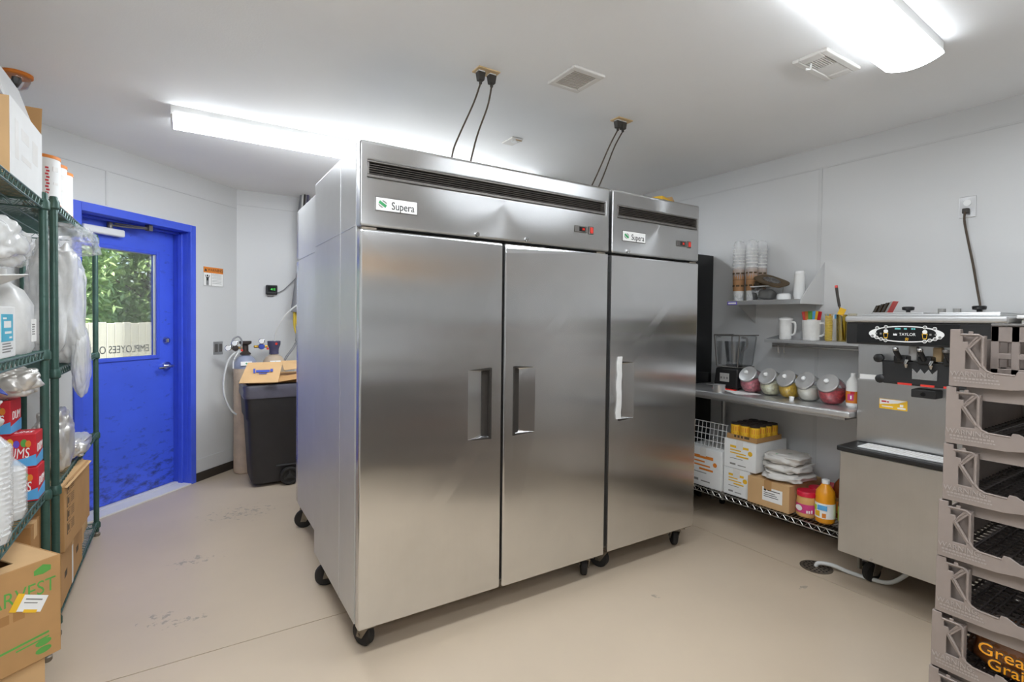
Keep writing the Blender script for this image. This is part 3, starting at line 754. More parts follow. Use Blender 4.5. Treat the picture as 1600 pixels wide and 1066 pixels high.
MB().hexa([(-.18, .212, .25), (.18, .212, .25), (.18, .217, .25), (-.18, .217, .25)], [(-.18, .235, .36), (.18, .235, .36), (.18, .24, .36), (-.18, .24, .36)]).build('flap', 'kraft', t, Mx)
MB().hexa([(-.175, -.21, .25), (-.17, -.21, .25), (-.17, .21, .25), (-.175, .21, .25)], [(-.16, -.21, .40), (-.155, -.21, .40), (-.155, .21, .40), (-.16, .21, .40)]).build('flap', 'kraft_dark', t, Mx)
# -- canisters on the top shelf beside the door
for i, (y, lb) in enumerate(((3.13, 'white paper canister with orange rims on the top shelf, nearest the carton'), (3.285, 'white paper canister with orange rims on the top shelf, middle of three'), (3.44, 'white paper canister with orange rims on the top shelf, farthest of three'))):
    c = Vector((-.545, y, 1.888)); t = thing('paper_canister', lb, 'canister', c, 0, 'canisters on the top shelf'); m = T(*c)
    r = .064
    MB().lathe([(r, .008), (r, .222)], 26, m, False).build('tube', 'white_card', t, None, True)
    MB().lathe([(.0, 0), (r+.0015, 0), (r+.0015, .014), (r, .014)], 26, m).build('bottom_rim', 'orange_print', t, None, True)
    MB().lathe([(r, .216), (r+.0015, .216), (r+.0015, .23), (r-.003, .23), (r-.005, .224), (0, .224)], 26, m).build('top_rim', 'orange_print', t, None, True)
    a = MB()
    for q in range(9): a.box(r+.0002, r+.0008, -.006, .006, .055+q*.014, .063+q*.014, m @ RZ(-66+(q % 2)*3))
    a.build('red_lettering', 'red_print', t)
    lines('grey_print', [(-.012, .012, 0, .02), (-.01, .01, -.06, -.05)], .001, 'vent_white', t, m @ RZ(-35) @ face((1, 0), (r-.0005, 0, .16)))
# -- second shelf, near unit
t, b, Mx = carton('cardboard_box', 'cream carton at the back of the second shelf behind the plastic wrap', (.14, .48, .44), (-.785, 2.44, 1.255), 0, 'vent_white', 'paper')
def label_box():
    t = thing('supply_box', 'white box with a blue label and a lifted lid on the second shelf', 'box', (-.58, 2.30, 1.255))
    Mx = T(-.585, 2.30, 1.255)
    b = MB().box(-.09, .09, -.14, .13, 0, .17).build('box_body', 'white_card', t, Mx, bevel=.003)
    p = plate('blue_label', .13, .09, .001, 'teal_print', b, Mx @ face((1, 0), (.09, .03, .10)))
    lines('label_print', [(-.04, .04, .0, .022), (-.03, .045, -.02, -.012), (-.05, -.01, .028, .034), (.02, .05, -.036, -.03)], .0005, 'paper', p, Mx @ face((1, 0), (.091, .03, .10)))
    lines('print', print_lines(4, .12, .035, -.055, .045, rnd), .0005, 'print_grey', b, Mx @ face((1, 0), (.09, .03, 0)))
    MB().hexa([(-.09, -.14, .172), (-.085, -.14, .172), (-.085, .13, .172), (-.09, .13, .172)], [(.10, -.14, .265), (.105, -.14, .262), (.12, .16, .285), (.115, .16, .288)]).build('lid', 'vent_white', t, Mx)
label_box()
def jug():
    c = Vector((-.58, 2.575, 1.255)); t = thing('plastic_jug', 'milky plastic jug with a small paper label on the second shelf', 'jug', c)
    b = MB(); prof = [(.0, .105), (.02, .115), (.18, .115), (.235, .085), (.26, .04), (.29, .03)]
    rings = []
    for z, r in prof:
        rings.append([(c.x+(.098 if r > .06 else r)*math.copysign(abs(math.cos(a))**.5, math.cos(a))*(r/.115 if r > .06 else 1), c.y+r*math.copysign(abs(math.sin(a))**.5, math.sin(a)), c.z+z) for a in [2*math.pi*i/24 for i in range(24)]])
    v = sum(rings, []); n = 24
    f = [(j*n+i, j*n+(i+1) % n, (j+1)*n+(i+1) % n, (j+1)*n+i) for j in range(len(rings)-1) for i in range(n)]+[tuple(range(n-1, -1, -1)), tuple((len(rings)-1)*n+i for i in range(n))]
    b.add(v, f).build('jug_body', 'film_milk', t, None, True)
    MB().lathe([(.034, .285), (.034, .31), (0, .31)], 16, T(*c)).build('cap', 'white_plastic', t, None, True)
    MB().tube(spline([(c.x, c.y+.035, c.z+.27), (c.x+.02, c.y+.075, c.z+.262), (c.x+.03, c.y+.095, c.z+.215), (c.x+.03, c.y+.085, c.z+.19)]), .011, 8).build('grip', 'film_milk', t, None, True)
    p = plate('paper_label', .075, .085, .001, 'paper', t, face((1, 0), (c.x+.0985, c.y+.035, c.z+.085)))
    lines('print', print_lines(5, .05, .045, -.028, .02, rnd), .0004, 'print_grey', p, face((1, 0), (c.x+.0996, c.y+.035, c.z+.085)))
jug()
def solo(o, label, cat, group=None): return tag(o, label, cat, group)
solo(crumple('plastic_wrap', 'film_white', None, (-.56, 2.33, 1.555), (.22, .34, .17), 3, .22, 1.8, 5), 'clump of clear plastic wrap on the second shelf above the lifted lid', 'wrap')
solo(crumple('plastic_wrap', 'film_clear', None, (-.58, 2.63, 1.572), (.18, .16, .14), 5, .25, 1.8, 5), 'small clear wrap bundle lying behind the green post on the second shelf', 'wrap')
# -- second shelf, unit by the door
solo(crumple('plastic_bag', 'film_white', None, (-.515, 3.27, 1.165), (.20, .46, .56), 8, .26, 1.5, 5, 3.0), 'big milky plastic bag bulging from the second shelf beside the green posts', 'bag')
solo(crumple('plastic_bag', 'film_clear', None, (-.50, 3.66, 1.72), (.18, .62, .14), 13, .25, 1.6, 5, 3.0), 'clear plastic bag spilling out just under the top shelf by the door', 'bag')
solo(crumple('plastic_bag', 'film_white', None, (-.425, 3.25, .99), (.06, .34, .36), 17, .14, 1.6, 5, 2.2), 'tail of milky plastic hanging below the second shelf', 'bag')
def dark_cup():
    c = Vector((-.505, 3.72, 1.165)); t = thing('plastic_cup', 'dark tumbler standing on the second shelf in front of the door window', 'cup', c)
    MB().lathe([(0, 0), (.03, 0), (.042, .115), (.044, .12), (.040, .118), (.028, .006), (0, .006)], 22, T(*c)).build('cup', 'black_plastic', t, None, True)
    MB().lathe([(.0345, .0), (.0365, .012)], 22, T(*c), False).build('base_ring', 'vent_white', t, None, True)
dark_cup()
t, b, Mx = carton('tray_box', 'low pale tray box under the dark tumbler', (.2, .26, .02), (-.60, 3.93, 1.163), 0, 'vent_white', top=False)
plate('liner', .16, .24, .001, 'paper', b, Mx @ T(0, 0, .016))
# -- third shelf: red candy boxes
def candy(label, x, y, z, rz=0):
    t = thing('candy_box', label, 'box', (x, y, z), rz, 'red candy boxes on the third shelf'); w, d, h = .18, .11, .128; Mx = T(x, y, z) @ RZ(rz)
    b = MB().box(-w/2, w/2, -d/2, d/2, 0, h).build('carton_body', 'red_print', t, Mx, bevel=.003)
    fm = Mx @ face((0, -1), (0, -d/2, 0))
    MB().prism([(-.09, .006), (.09, .006), (.09, .05), (.06, .038), (.015, .03), (-.03, .032), (-.09, .018)], 0, .0006).build('blue_swoosh', 'blue_print', b, fm)
    text('lettering', 'DUM DUMS', .054, 'paper', b, fm @ T(-.008, .055, .0008), .0005, 'CENTER', .56, .15)
    for q, (cx, cz, r, m) in enumerate(((.045, .098, .016, 'yellow_print'), (.075, .092, .014, 'purple_print'), (.015, .092, .018, 'navy_print'), (-.01, .09, .016, 'navy_print'), (.11, .094, .015, 'green_print'), (.13, .090, .013, 'orange_print'))):
        MB().lathe([(r, 0), (r, .0006+.0001*q)], 18, fm @ T(cx*.6-.01, cz, 0) @ Matrix.Diagonal((.62, 1, 1, 1))).build('fruit_print', m, b)
    sm = Mx @ face((1, 0), (w/2, 0, 0))
    MB().prism([(-.055, .006), (.055, .006), (.055, .05), (-.055, .032)], 0, .0006).build('blue_swoosh', 'blue_print', b, sm)
    text('lettering', 'DUM', .045, 'paper', b, sm @ T(0, .068, .0006), .0005, 'CENTER', .8, .15)
    tm = Mx @ T(0, 0, h)
    text('lettering', 'DUM DUMS', .05, 'paper', b, tm @ T(0, -.01, 0), .0005, 'CENTER', .56, .15)
candy('red candy box at the bottom of the pair on the third shelf', -.560, 2.652, .693)
candy('red candy box stacked on top of another on the third shelf', -.565, 2.654, .8215)
candy('red candy box set back and highest on the third shelf', -.63, 2.655, .950, -4)
solo(crumple('foil_bag', 'foil', None, (-.58, 2.63, 1.085), (.22, .14, .12), 21, .3, 1.6, 5), 'silver foil bag lying across the red candy boxes', 'bag')
solo(crumple('snack_bag', 'film_milk', None, (-.64, 2.34, .98), (.24, .20, .15), 23, .28, 1.8, 5), 'white and blue crumpled package beside the red candy boxes', 'bag')
MB().box(-.05, .05, -.03, .03, 0, .004).build('blue_flap', 'navy_print', bpy.data.objects['snack_bag'], T(-.555, 2.38, 1.155) @ Matrix.Rotation(R_(35), 4, 'Y') @ RZ(40), bevel=.0015)
def cup_sleeve(label, x, y, z, h, r=.045, m='white_card', film_='film_clear', tilt=None):
    t = thing('cup_sleeve', label, 'cups', (x, y, z), 0, 'sleeves of paper cups on the third shelf'); Mx = T(x, y, z)
    prof = [(0, 0), (r*.78, 0)]; n = int(h/.016)
    for i in range(n): prof += [(r*.92, .02+i*.016), (r, .028+i*.016), (r*.9, .03+i*.016)]
    prof += [(r, h), (r*.9, h-.002), (0, h-.01)]
    MB().lathe(prof, 18, Mx).build('cup_stack', m, t, None, True)
    MB().lathe([(r*.9, .0), (r*1.08, .02), (r*1.1, h), (r*.7, h+.02), (r*.25, h+.045)], 14, Mx).build('plastic_sleeve', film_, t, None, True)
for i, (x, y, h, lb) in enumerate(((-.50, 2.16, .30, 'tall sleeve of white paper cups at the shelf edge, nearest the camera'), (-.52, 2.275, .27, 'sleeve of white paper cups at the shelf edge beside the red boxes'), (-.62, 2.20, .32, 'sleeve of white paper cups one row back on the third shelf'), (-.51, 2.40, .17, 'short sleeve of white paper cups in front of the red boxes'))):
    cup_sleeve(lb, x, y, .695, h)
# -- third shelf, unit by the door
solo(crumple('foil_bag', 'foil', None, (-.52, 3.20, .662), (.14, .26, .28), 31, .26, 1.5, 5, 3.0), 'tall silver foil bag standing on the third shelf by the door', 'bag')
solo(crumple('foil_bag', 'foil', None, (-.51, 3.52, .662), (.16, .36, .10), 33, .26, 1.6, 5, 3.0), 'low silver foil bag lying on the third shelf toward the door', 'bag')
# -- bottom shelves
def recycle_prints(b, fm, n, s=1):
    for i in range(n):
        z = .25-i*.062
        lines('print', [(-.16*s, -.15*s, z, z+.05), (-.16*s, -.10*s, z+.048, z+.05), (-.16*s, -.10*s, z, z+.002), (-.101*s, -.10*s, z, z+.05), (-.142*s, -.118*s, z+.012, z+.04)] + [(-.085*s, -.03*s, z+.006+j*.009, z+.009+j*.009) for j in range(5)], .0004, 'kraft_print', b, fm)
t, b, Mx = carton('cardboard_box', 'brown printed carton bulging out of the bottom shelf by the door', (.36, .50, .30), (-.62, 3.25, .335), -3, 'kraft', top=False)
recycle_prints(b, Mx @ face((1, 0), (.18, -.05, 0)), 4)
MB().hexa([(.17, -.25, .296), (.19, -.25, .29), (.19, .25, .29), (.17, .25, .296)], [(.05, -.25, .312), (.055, -.25, .316), (.055, .25, .316), (.05, .25, .312)]).build('flap', 'kraft_light', t, Mx)
t, b, Mx = carton('cardboard_box', 'brown carton under the printed one on the bottom shelf by the door', (.35, .56, .245), (-.64, 3.26, .088), 0, 'kraft')
lines('hand_hole', [(-.2, -.14, .10, .13), (.1, .16, .1, .13)], .0005, 'kraft_print', b, Mx @ face((1, 0), (.175, 0, 0)))
lines('tape_strip', [(-.02, .012, 0, .245)], .0006, 'white_card', b, Mx @ face((1, 0), (.175, 0, 0)))
t, b, Mx = carton('cardboard_box', 'light carton behind the printed one on the bottom shelf', (.30, .28, .48), (-.645, 3.69, .088), 0, 'kraft_light')
lines('hand_hole', [(-.04, .04, .30, .33)], .0005, 'kraft_print', b, Mx @ face((1, 0), (.15, 0, 0)))
t, b, Mx = carton('cardboard_box', 'small light carton at the door end of the bottom shelf', (.28, .22, .24), (-.65, 3.97, .088), 0, 'kraft_light')
t, b, Mx = carton('cardboard_box', 'brown printed carton on the bottom shelf of the near unit', (.34, .135, .50), (-.655, 2.632, .103), 0, 'kraft_dark')
recycle_prints(b, Mx @ face((0, -1), (.10, -.0675, .2)), 3, .9)
def harvest():
    w, d, h = .40, .27, .333; c = Vector((-.36, 2.30, .247)); ang = math.degrees(math.atan2(.6, .8)); Mx = T(*c) @ RZ(ang)
    t = thing('produce_box', 'open kraft produce box with green lettering, lowest at the left edge', 'box', c, ang)
    e = .005; b = MB()
    b.box(-w, 0, 0, e, 0, h); b.box(-w, 0, d-e, d, 0, h); b.box(-w, -w+e, e, d-e, 0, h); b.box(-e, 0, e, d-e, 0, h); b.box(-w+e, -e, e, d-e, 0, e)
    body = b.build('box_body', 'kraft', t, Mx, bevel=.0015)
    b = MB(); b.box(-.10, -.003, e, d-e, h-.006, h-.001); b.box(-w+e, -.10, d-.07, d-e, h-.006, h-.001); b.box(-w+e, -.10, e, .06, h-.006, h-.001)
    b.build('top_flaps', 'kraft_light', t, Mx)
    MB().box(-w+.02, -.11, .07, d-.08, h-.09, h-.06).build('packing_paper', 'paper', t, Mx, bevel=.01)
    fm = Mx @ face((0, -1), (0, 0, 0))
    text('lettering', 'HARVEST', .066, 'green_print', body, fm @ T(-.014, .240, 0), .0004, 'RIGHT', .78)
    lines('faint_print', [(-.24, -.19, .165, .195), (-.18, -.14, .165, .195), (-.13, -.10, .165, .195)], .0004, 'kraft_dark', body, fm)
    MB().prism([(-.075, .305), (-.05, .318), (-.028, .308), (-.028, .292), (-.05, .286), (-.075, .29)], 0, .0005).build('leaf_print', 'green_print', body, fm)
    MB().prism([(-.10, .315), (-.08, .327), (-.07, .310), (-.09, .300)], 0, .0005).build('leaf_print', 'green_print', body, Mx @ T(.03, .02, h-.32) @ T(0, 0, .32-.0005))
    lines('small_print', [(-.16, -.03, .082, .089), (-.12, -.03, .068, .073)], .0004, 'green_print', body, fm @ Matrix.Rotation(R_(3), 4, 'Z'))
    for z in (.055, .03): MB().lathe([(.014, 0), (.014, .0005)], 14, fm @ T(-.05, z, 0) @ Matrix.Diagonal((1.6, .8, 1, 1))).build('stamp_print', 'green_print', body)
    sm = fm @ T(-.085, .205, .0012) @ Matrix.Rotation(R_(-28), 4, 'Z')
    p = plate('sticker', .085, .05, .0006, 'paper', body, sm)
    lines('sticker_print', [(-.05, -.03, -.0275, .0275), (-.01, .03, -.0275, -.018)], .0003, 'yellow_print', p, sm @ T(0, 0, .0006))
    lines('sticker_lines', [(-.02, .03, .010, .014), (-.02, .02, .0, .003)], .0003, 'print_grey', p, sm @ T(0, 0, .0006))
    t2 = thing('cardboard_box', 'low kraft carton on the bottom shelf under the produce box', 'box', (-.36, 2.30, .103), ang)
    b2 = MB().box(-w+.03, -.035, .02, d-.02, 0, .135).build('carton_body', 'kraft_light', t2, T(-.36, 2.30, .103) @ RZ(ang), bevel=.003)
    MB().box(-w+.03, -.035, .105, .165, .135, .136).build('packing_tape', 'kraft', t2, T(-.36, 2.30, .103) @ RZ(ang))
harvest()

# ---------------------------------------------------------------- the corner behind the refrigerators
def warning_sign():
    s0, s1, z0, z1 = 3.706, 3.924, 1.664, 1.826; cs, cz = (s0+s1)/2, (z0+z1)/2
    m = A45 @ T(cs, NW, cz) @ Matrix(((1, 0, 0), (0, 0, -1), (0, 1, 0))).to_4x4()
    o = A45 @ Vector((cs, NW, cz)); w, h = s1-s0, z1-z0
    t = thing('warning_sign', 'orange and white warning sign on the wall beside the blue door', 'sign', o, 45)
    plate('sign_plate', w, h, .004, 'paper', t, m, .001)
    lines('border', [(-w/2, w/2, -h/2, -h/2+.002), (-w/2, -w/2+.002, -h/2, h/2), (w/2-.002, w/2, -h/2, h/2), (-w/2+.085, -w/2+.087, -h/2, h/2-.052)], .0006, 'print_grey', t, m @ T(0, 0, .004))
    plate('orange_header', w, .05, .0006, 'orange_print', t, m @ T(0, h/2-.025, .004))
    text('lettering', 'WARNING', .036, 'print_black', t, m @ T(.02, h/2-.025, .0047), .0003)
    MB().prism([(-.014, -.011), (.014, -.011), (0, .014)], 0, .0005).build('alert_triangle', 'print_black', t, m @ T(-.085, h/2-.025, .0047))
    f = MB(); f.lathe([(.009, 0), (.009, .0005)], 14, T(0, .034, 0)); f.box(-.012, .012, -.008, .022, 0, .0005); f.box(-.011, -.002, -.048, -.008, 0, .0005); f.box(.002, .011, -.048, -.008, 0, .0005)
    f.prism([(-.012, .022), (-.012, .012), (-.026, .036), (-.022, .042)], 0, .0005); f.prism([(.012, .022), (.012, .012), (.026, .036), (.022, .042)], 0, .0005)
    f.build('figure_pictogram', 'print_black', t, m @ T(-w/2+.043, -.028, .004))
    lines('small_print', [(-.015, .092, z, z+.003) for z in (.02, .008, -.006, -.018, -.032, -.044, -.058)], .0004, 'print_grey', t, m @ T(0, 0, .004))
warning_sign()
def wall_outlet_angled():
    o = A45 @ Vector((3.868, NW, 1.123)); m = A45 @ T(3.868, NW, 1.123) @ Matrix(((1, 0, 0), (0, 0, -1), (0, 1, 0))).to_4x4()
    t = thing('wall_outlet', 'square steel outlet plate on the wall left of the gas cylinders', 'outlet', o, 45)
    plate('cover_plate', .11, .115, .006, 'steel_bright', t, m, .003)
    for x in (-.024, .024): plate('socket', .032, .07, .003, 'louver_frame', t, m @ T(x, 0, .006), .003)
wall_outlet_angled()
def monitor():
    c = (.70, YB, 1.66); m = face((0, -1), c)
    t = thing('gas_monitor', 'small black square monitor with a green reading on the back wall', 'monitor', c)
    plate('case', .10, .09, .035, 'black_plastic', t, m, .008)
    plate('screen', .07, .05, .001, 'black_gloss', t, m @ T(0, .008, .035))
    text('digits', '412', .028, 'green_led', t, m @ T(.01, .004, .0362), .0003)
    plate('mount', .06, .016, .02, 'louver_frame', t, m @ T(-.01, -.052, 0))
monitor()
solo(MB().tube(spline([(.745, YB-.012, 1.63), (.80, YB-.02, 1.66), (.86, YB-.02, 1.72), (.93, YB-.03, 1.80)]), .004, 5).build('signal_wire', 'hose_grey', None, None, True), 'thin grey wire running from the small black monitor', 'wire')
def cylinder(label, x, y, h, shoulder, cap, cap_mat, hourglass):
    t = thing('gas_cylinder', label, 'gas cylinder', (x, y, 0), 0, 'gas cylinders in the corner'); m = T(x, y, 0)
    MB().lathe([(0, 0), (.085, 0), (.095, .012), (.095, h)], 28, m).build('tank', 'tank_tan', t, None, True)
    MB().lathe([(.0955, h-.002), (.0955, h+.02), (.088, h+.06), (.066, h+.095), (.04, h+.11), (.03, h+.115), (.03, h+.13), (0, h+.13)], 28, m).build('shoulder', shoulder, t, None, True)
    z = h+.12
    MB().lathe([(.045, z), (.045, z+.012), (.026, z+.03), (.024, z+.085), (.05, z+.10), (.05, z+.122), (0, z+.122)] if hourglass else [(.042, z), (.040, z+.02), (.042, z+.05), (.055, z+.085), (.057, z+.118), (.05, z+.12), (0, z+.11)], 24, m).build('valve_guard', cap_mat, t, None, True)
    p = MB().box(-.045, .045, -.003, .0, -.018, .018).build('paper_tag', 'paper', t, T(x, y-.094, h+.045) @ Matrix.Rotation(R_(-22), 4, 'X'))
    MB().prism([(-.010, 0), (0, .010), (.010, 0), (0, -.010)], .0, .0008).build('green_mark', 'logo_green', p, T(x, y-.0975, h+.046) @ Matrix.Rotation(R_(68), 4, 'X'))
    return t
t1 = cylinder('gas cylinder with a blue-grey shoulder and dark valve, left of the pair in the corner', .462, 5.185, .94, 'tank_blue', None, 'valve_dark', True)
t2 = cylinder('gas cylinder with a pale shoulder and purple valve guard, right of the pair', .70, 5.20, .94, 'tank_tan', None, 'valve_purple', False)
MB().lathe([(.011, 0), (.011, .006)], 12, face((0, -1), (.712, 5.148, 1.155))).build('red_knob', 'red_led', t2, None, True)
def regulator(label, x, y, z, par_side, blue):
    t = thing('gas_regulator', label, 'regulator', (x, y, z), 0, 'regulators on the gas cylinders')
    MB().cyl((x-.06, y-.02, z), (x+.05, y, z), .012, 10).build('brass_body', 'brass', t, None, True)
    MB().lathe([(.0, .03), (.022, .028), (.026, .012), (.026, -.02), (0, -.02)], 16, face((0, -1), (x, y-.02, z))).build('bonnet', 'navy_print' if blue else 'valve_dark', t, None, True)
    for gx, gz in (((-.055, .004), (-.005, .045)) if not blue else ((.0, .05),)):
        c = (x+gx, y-.04, z+gz)
        g_ = MB().lathe([(0, 0), (.026, 0), (.026, .018), (.023, .02), (0, .018)], 18, face((-.2, -1), c)).build('gauge', 'chrome', t, None, True)
        MB().lathe([(.021, .0195), (.021, .021)], 18, face((-.2, -1), c)).build('gauge_dial', 'paper', g_)
    MB().cyl((x+.05, y-.01, z-.02), (x+.05, y-.03, z-.02), .01, 8).build('red_valve', 'red_led', t, None, True)
regulator('brass regulator with two round gauges, left of the dark valve', .375, 5.10, 1.125, -1, False)
regulator('small blue regulator between the two valve guards', .583, 5.11, 1.135, 1, True)
def hose(name, label, pts, r, m, cat='hose'): return solo(MB().tube(spline(pts, 8), r, 8).build(name, m, None, None, True), label, cat)
hose('gas_hose', 'grey hose arching over the left regulator gauges', [(.34, 5.06, 1.12), (.355, 5.07, 1.2), (.40, 5.08, 1.225), (.425, 5.07, 1.18), (.41, 5.06, 1.12)], .007, 'hose_grey')
hose('clear_hose', 'white tube curving down from the left regulator to the floor', [(.385, 5.07, 1.10), (.32, 5.06, 1.02), (.285, 5.05, .86), (.29, 5.045, .72), (.335, 5.03, .60), (.38, 5.02, .55)], .008, 'hose_white')
hose('clear_hose', 'white tube hanging straight beside the left cylinder', [(.40, 5.06, 1.10), (.36, 5.04, 1.02), (.355, 5.03, .95)], .006, 'hose_white')
hose('clear_hose', 'white tube rising from the right valve guard toward the refrigerator', [(.70, 5.17, 1.17), (.72, 5.14, 1.30), (.80, 5.10, 1.44), (.92, 5.08, 1.54), (1.02, 5.10, 1.56)], .008, 'hose_white')
def bundle():
    t = thing('hose_bundle', 'wrapped bundle of drink hoses coming down from the ceiling behind the refrigerator', 'hoses', (.93, 5.30, 1.4))
    MB().tube(spline([(.985, 5.28, ZC), (.96, 5.28, 2.3), (.97, 5.28, 1.95), (.935, 5.28, 1.7), (.905, 5.28, 1.45)]), .048, 12).build('foam_wrap', 'hose_grey', t, None, True)
    for i, (dx, m, e) in enumerate(((-.02, 'hose_yellow', .10), (.0, 'hose_yellow', .05), (.018, 'hose_white', -.02), (-.006, 'hose_grey', -.10), (.026, 'hose_grey', .0))):
        MB().tube(spline([(.908+dx, 5.27+.01*i, 1.46), (.91+dx, 5.26, 1.3), (.93+dx+e*.3, 5.24, 1.15), (.90+dx+e, 5.2, 1.0), (.88+dx+e, 5.2, .85)]), .011, 8).build('tube', m, t, None, True)
    for i in range(4): MB().tube([(.955+.015*i, 5.235-.012*(i % 2), ZC), (.945+.015*i, 5.235, 2.38), (.94+.012*i, 5.235, 2.25)], .010, 6).build('ceiling_tube', ('hose_white', 'cord_black', 'hose_grey', 'valve_purple')[i], t, None, True)
bundle()
def bin_():
    c = Vector((.66, 4.80, 0)); t = thing('wheeled_bin', 'black wheeled trash bin with a grey liner beside the gas cylinders', 'trash bin', c)
    def ring(hw, hd, z, r=.05, oy=0):
        out = []
        for sx, sy, a0 in ((1, 1, 0), (-1, 1, 90), (-1, -1, 180), (1, -1, 270)):
            for k_ in range(5):
                a = R_(a0+k_*22.5); out.append((c.x+sx*(hw-r)+r*math.cos(a), c.y+oy+sy*(hd-r)+r*math.sin(a), z))
        return out
    def loft(rs, cap=True):
        n = 20; v = sum(rs, []); f = [(j*n+i, j*n+(i+1) % n, (j+1)*n+(i+1) % n, (j+1)*n+i) for j in range(len(rs)-1) for i in range(n)]
        if cap: f += [tuple(range(n-1, -1, -1))]
        return MB().add(v, f)
    body = loft([ring(.195, .17, .03), ring(.205, .18, .06), ring(.232, .205, .55), ring(.245, .215, .58), ring(.258, .225, .82), ring(.245, .212, .82), ring(.22, .19, .60), ring(.19, .16, .06)])
    body.f.append(tuple(range(7*20, 8*20))); body.build('bin_body', 'bin_black', t, None, True)
    loft([ring(.262, .228, .74), ring(.268, .233, .765), ring(.264, .23, .80), ring(.27, .235, .835), ring(.262, .228, .85), ring(.235, .205, .845), ring(.22, .19, .62)], False).build('liner', 'bin_liner', t, None, True)
    MB().box(c.x-.02, c.x+.16, c.y-.198, c.y-.165, .155, .175).build('wheel_arch', 'bin_black', t, None, bevel=.008)
    for s in (-1, 1):
        m = T(c.x+.08, c.y+s*.205, .075) @ Matrix.Rotation(R_(90), 4, 'X')
        w = MB().lathe([(.03, -.022), (.055, -.022), (.068, -.022), (.075, -.012), (.075, .012), (.068, .022), (.055, .022), (.05, .012), (.03, .012)], 26, m).build('wheel', 'rubber', t, None, True)
        hb = MB(); hb.lathe([(0, -.016), (.018, -.016), (.02, .018), (0, .02)], 14, m)
        for q in range(3): hb.box(.012, .055, -.008, .008, .012, .017, m @ RZ(90+q*120))
        hb.build('hub', 'bin_black', w, None, True)
    MB().cyl((c.x+.08, c.y-.19, .075), (c.x+.08, c.y+.19, .075), .01, 10).build('axle', 'louver_frame', t)
bin_()
def bin_box():
    c = Vector((.64, 4.80, .852)); t = thing('cardboard_box', 'flattened open kraft box lying on top of the trash bin', 'box', c); 
    b = MB().box(-.20, .24, -.17, .17, 0, .06).build('box_tray', 'kraft', t, T(*c), bevel=.004)
    def flap(p, m='kraft_light', bev=0):
        v = [Vector(q) for q in p]; n = (v[1]-v[0]).cross(v[2]-v[0]).normalized()*.005
        return MB().add([*v, *[q+n for q in v]], [(0, 1, 2, 3), (7, 6, 5, 4), (0, 4, 5, 1), (1, 5, 6, 2), (2, 6, 7, 3), (3, 7, 4, 0)]).build('flap', m, t)
    f1 = flap([(.36, 4.56, .872), (.64, 4.53, .868), (.70, 4.70, 1.02), (.44, 4.72, 1.02)])
    flap([(.70, 4.62, .955), (.90, 4.62, .975), (.90, 4.80, 1.02), (.70, 4.80, 1.02)], 'kraft_light'); flap([(.64, 4.56, .866), (.90, 4.54, .90), (.90, 4.60, .94), (.66, 4.62, .90)], 'kraft')
    a = Vector((.64-.36, -.03, 0)).normalized(); up = Vector((.08, .165, .15)).normalized(); n = a.cross(up).normalized(); up = n.cross(a)
    m = Matrix((a, up, n)).transposed().to_4x4(); m.translation = Vector((.54, 4.625, .953))+n*.006
    lines('blue_print', [(-.05, .05, -.012, .014), (-.07, -.055, -.02, .03), (.055, .075, -.008, .024), (-.03, .03, -.03, -.022)], .0006, 'navy_print', f1, m)
bin_box()

# ---------------------------------------------------------------- right wall: merchandiser, counter, shelves
def merch():
    t = thing('upright_cooler', 'tall black cooler standing against the wall past the steel counter', 'cooler', (3.26, 2.92, 0))
    MB().box(2.98, 3.565, 2.60, 3.24, .04, 1.93).build('cabinet', 'black_gloss', t, None, bevel=.004)
    MB().box(2.95, 2.98, 2.60, 3.24, .20, 1.70).build('door', 'black_plastic', t, None, bevel=.003)
    MB().box(2.96, 2.98, 2.60, 3.24, 1.71, 1.93).build('sign_panel', 'louver_frame', t, None, bevel=.003)
    for x in (3.03, 3.5):
        for y in (2.65, 3.19): MB().cyl((x, y, 0), (x, y, .04), .02, 10).build('foot', 'rubber', t)
merch()
CT = .925
def counter():
    x0, x1, y0, y1 = 3.02, 3.56, 1.34, 2.585
    t = thing('steel_counter', 'stainless steel work counter along the right wall carrying the glass jars', 'counter', (3.29, 1.95, 0))
    MB().box(x0, x1, y0, y1, CT-.038, CT).build('worktop', 'steel_bright', t, None, bevel=.010, seg=3)
    MB().box(x1-.012, x1, y0, y1, CT, CT+.07).build('backsplash', 'steel_bright', t, None, bevel=.003)
    MB().box(x0+.06, x1-.06, y0+.05, y1-.05, CT-.06, CT-.038).build('channel', 'steel_panel', t)
    for x, y in ((x0+.06, 2.44), (x0+.30, y0+.035), (x1-.055, 2.44), (x1-.055, y0+.04)):
        if 1:
            l_ = MB().cyl((x, y, .03), (x, y, CT-.038), .017, 14).build('leg', 'steel_bright', t, None, True)
            MB().lathe([(.0, 0), (.018, 0), (.022, .02), (.014, .034)], 14, T(x, y, 0)).build('bullet_foot', 'rubber', l_, None, True)
    return t
counter()
SZ = .222
def low_shelf():
    t = thing('wire_floor_shelf', 'low chrome wire shelf under the steel counter holding boxes and bottles', 'shelf', (3.3, 1.95, 0))
    S, G = shelf_meshes(1.16, .42, .022)
    m = T(3.105, 2.545, SZ) @ RZ(180)
    s = obj('shelf', S, 'wire_chrome', t, m); stuff(obj('wire_grid', G, 'wire_chrome', s, m))
    for x, y in ((3.09, 2.555), (3.54, 2.555), (3.26, 1.375), (3.54, 1.375)):
        if 1: MB().cyl((x, y, 0), (x, y, SZ+.03), .0125, 12).build('post', 'wire_chrome', t, None, True)
low_shelf()
B = SZ+.004
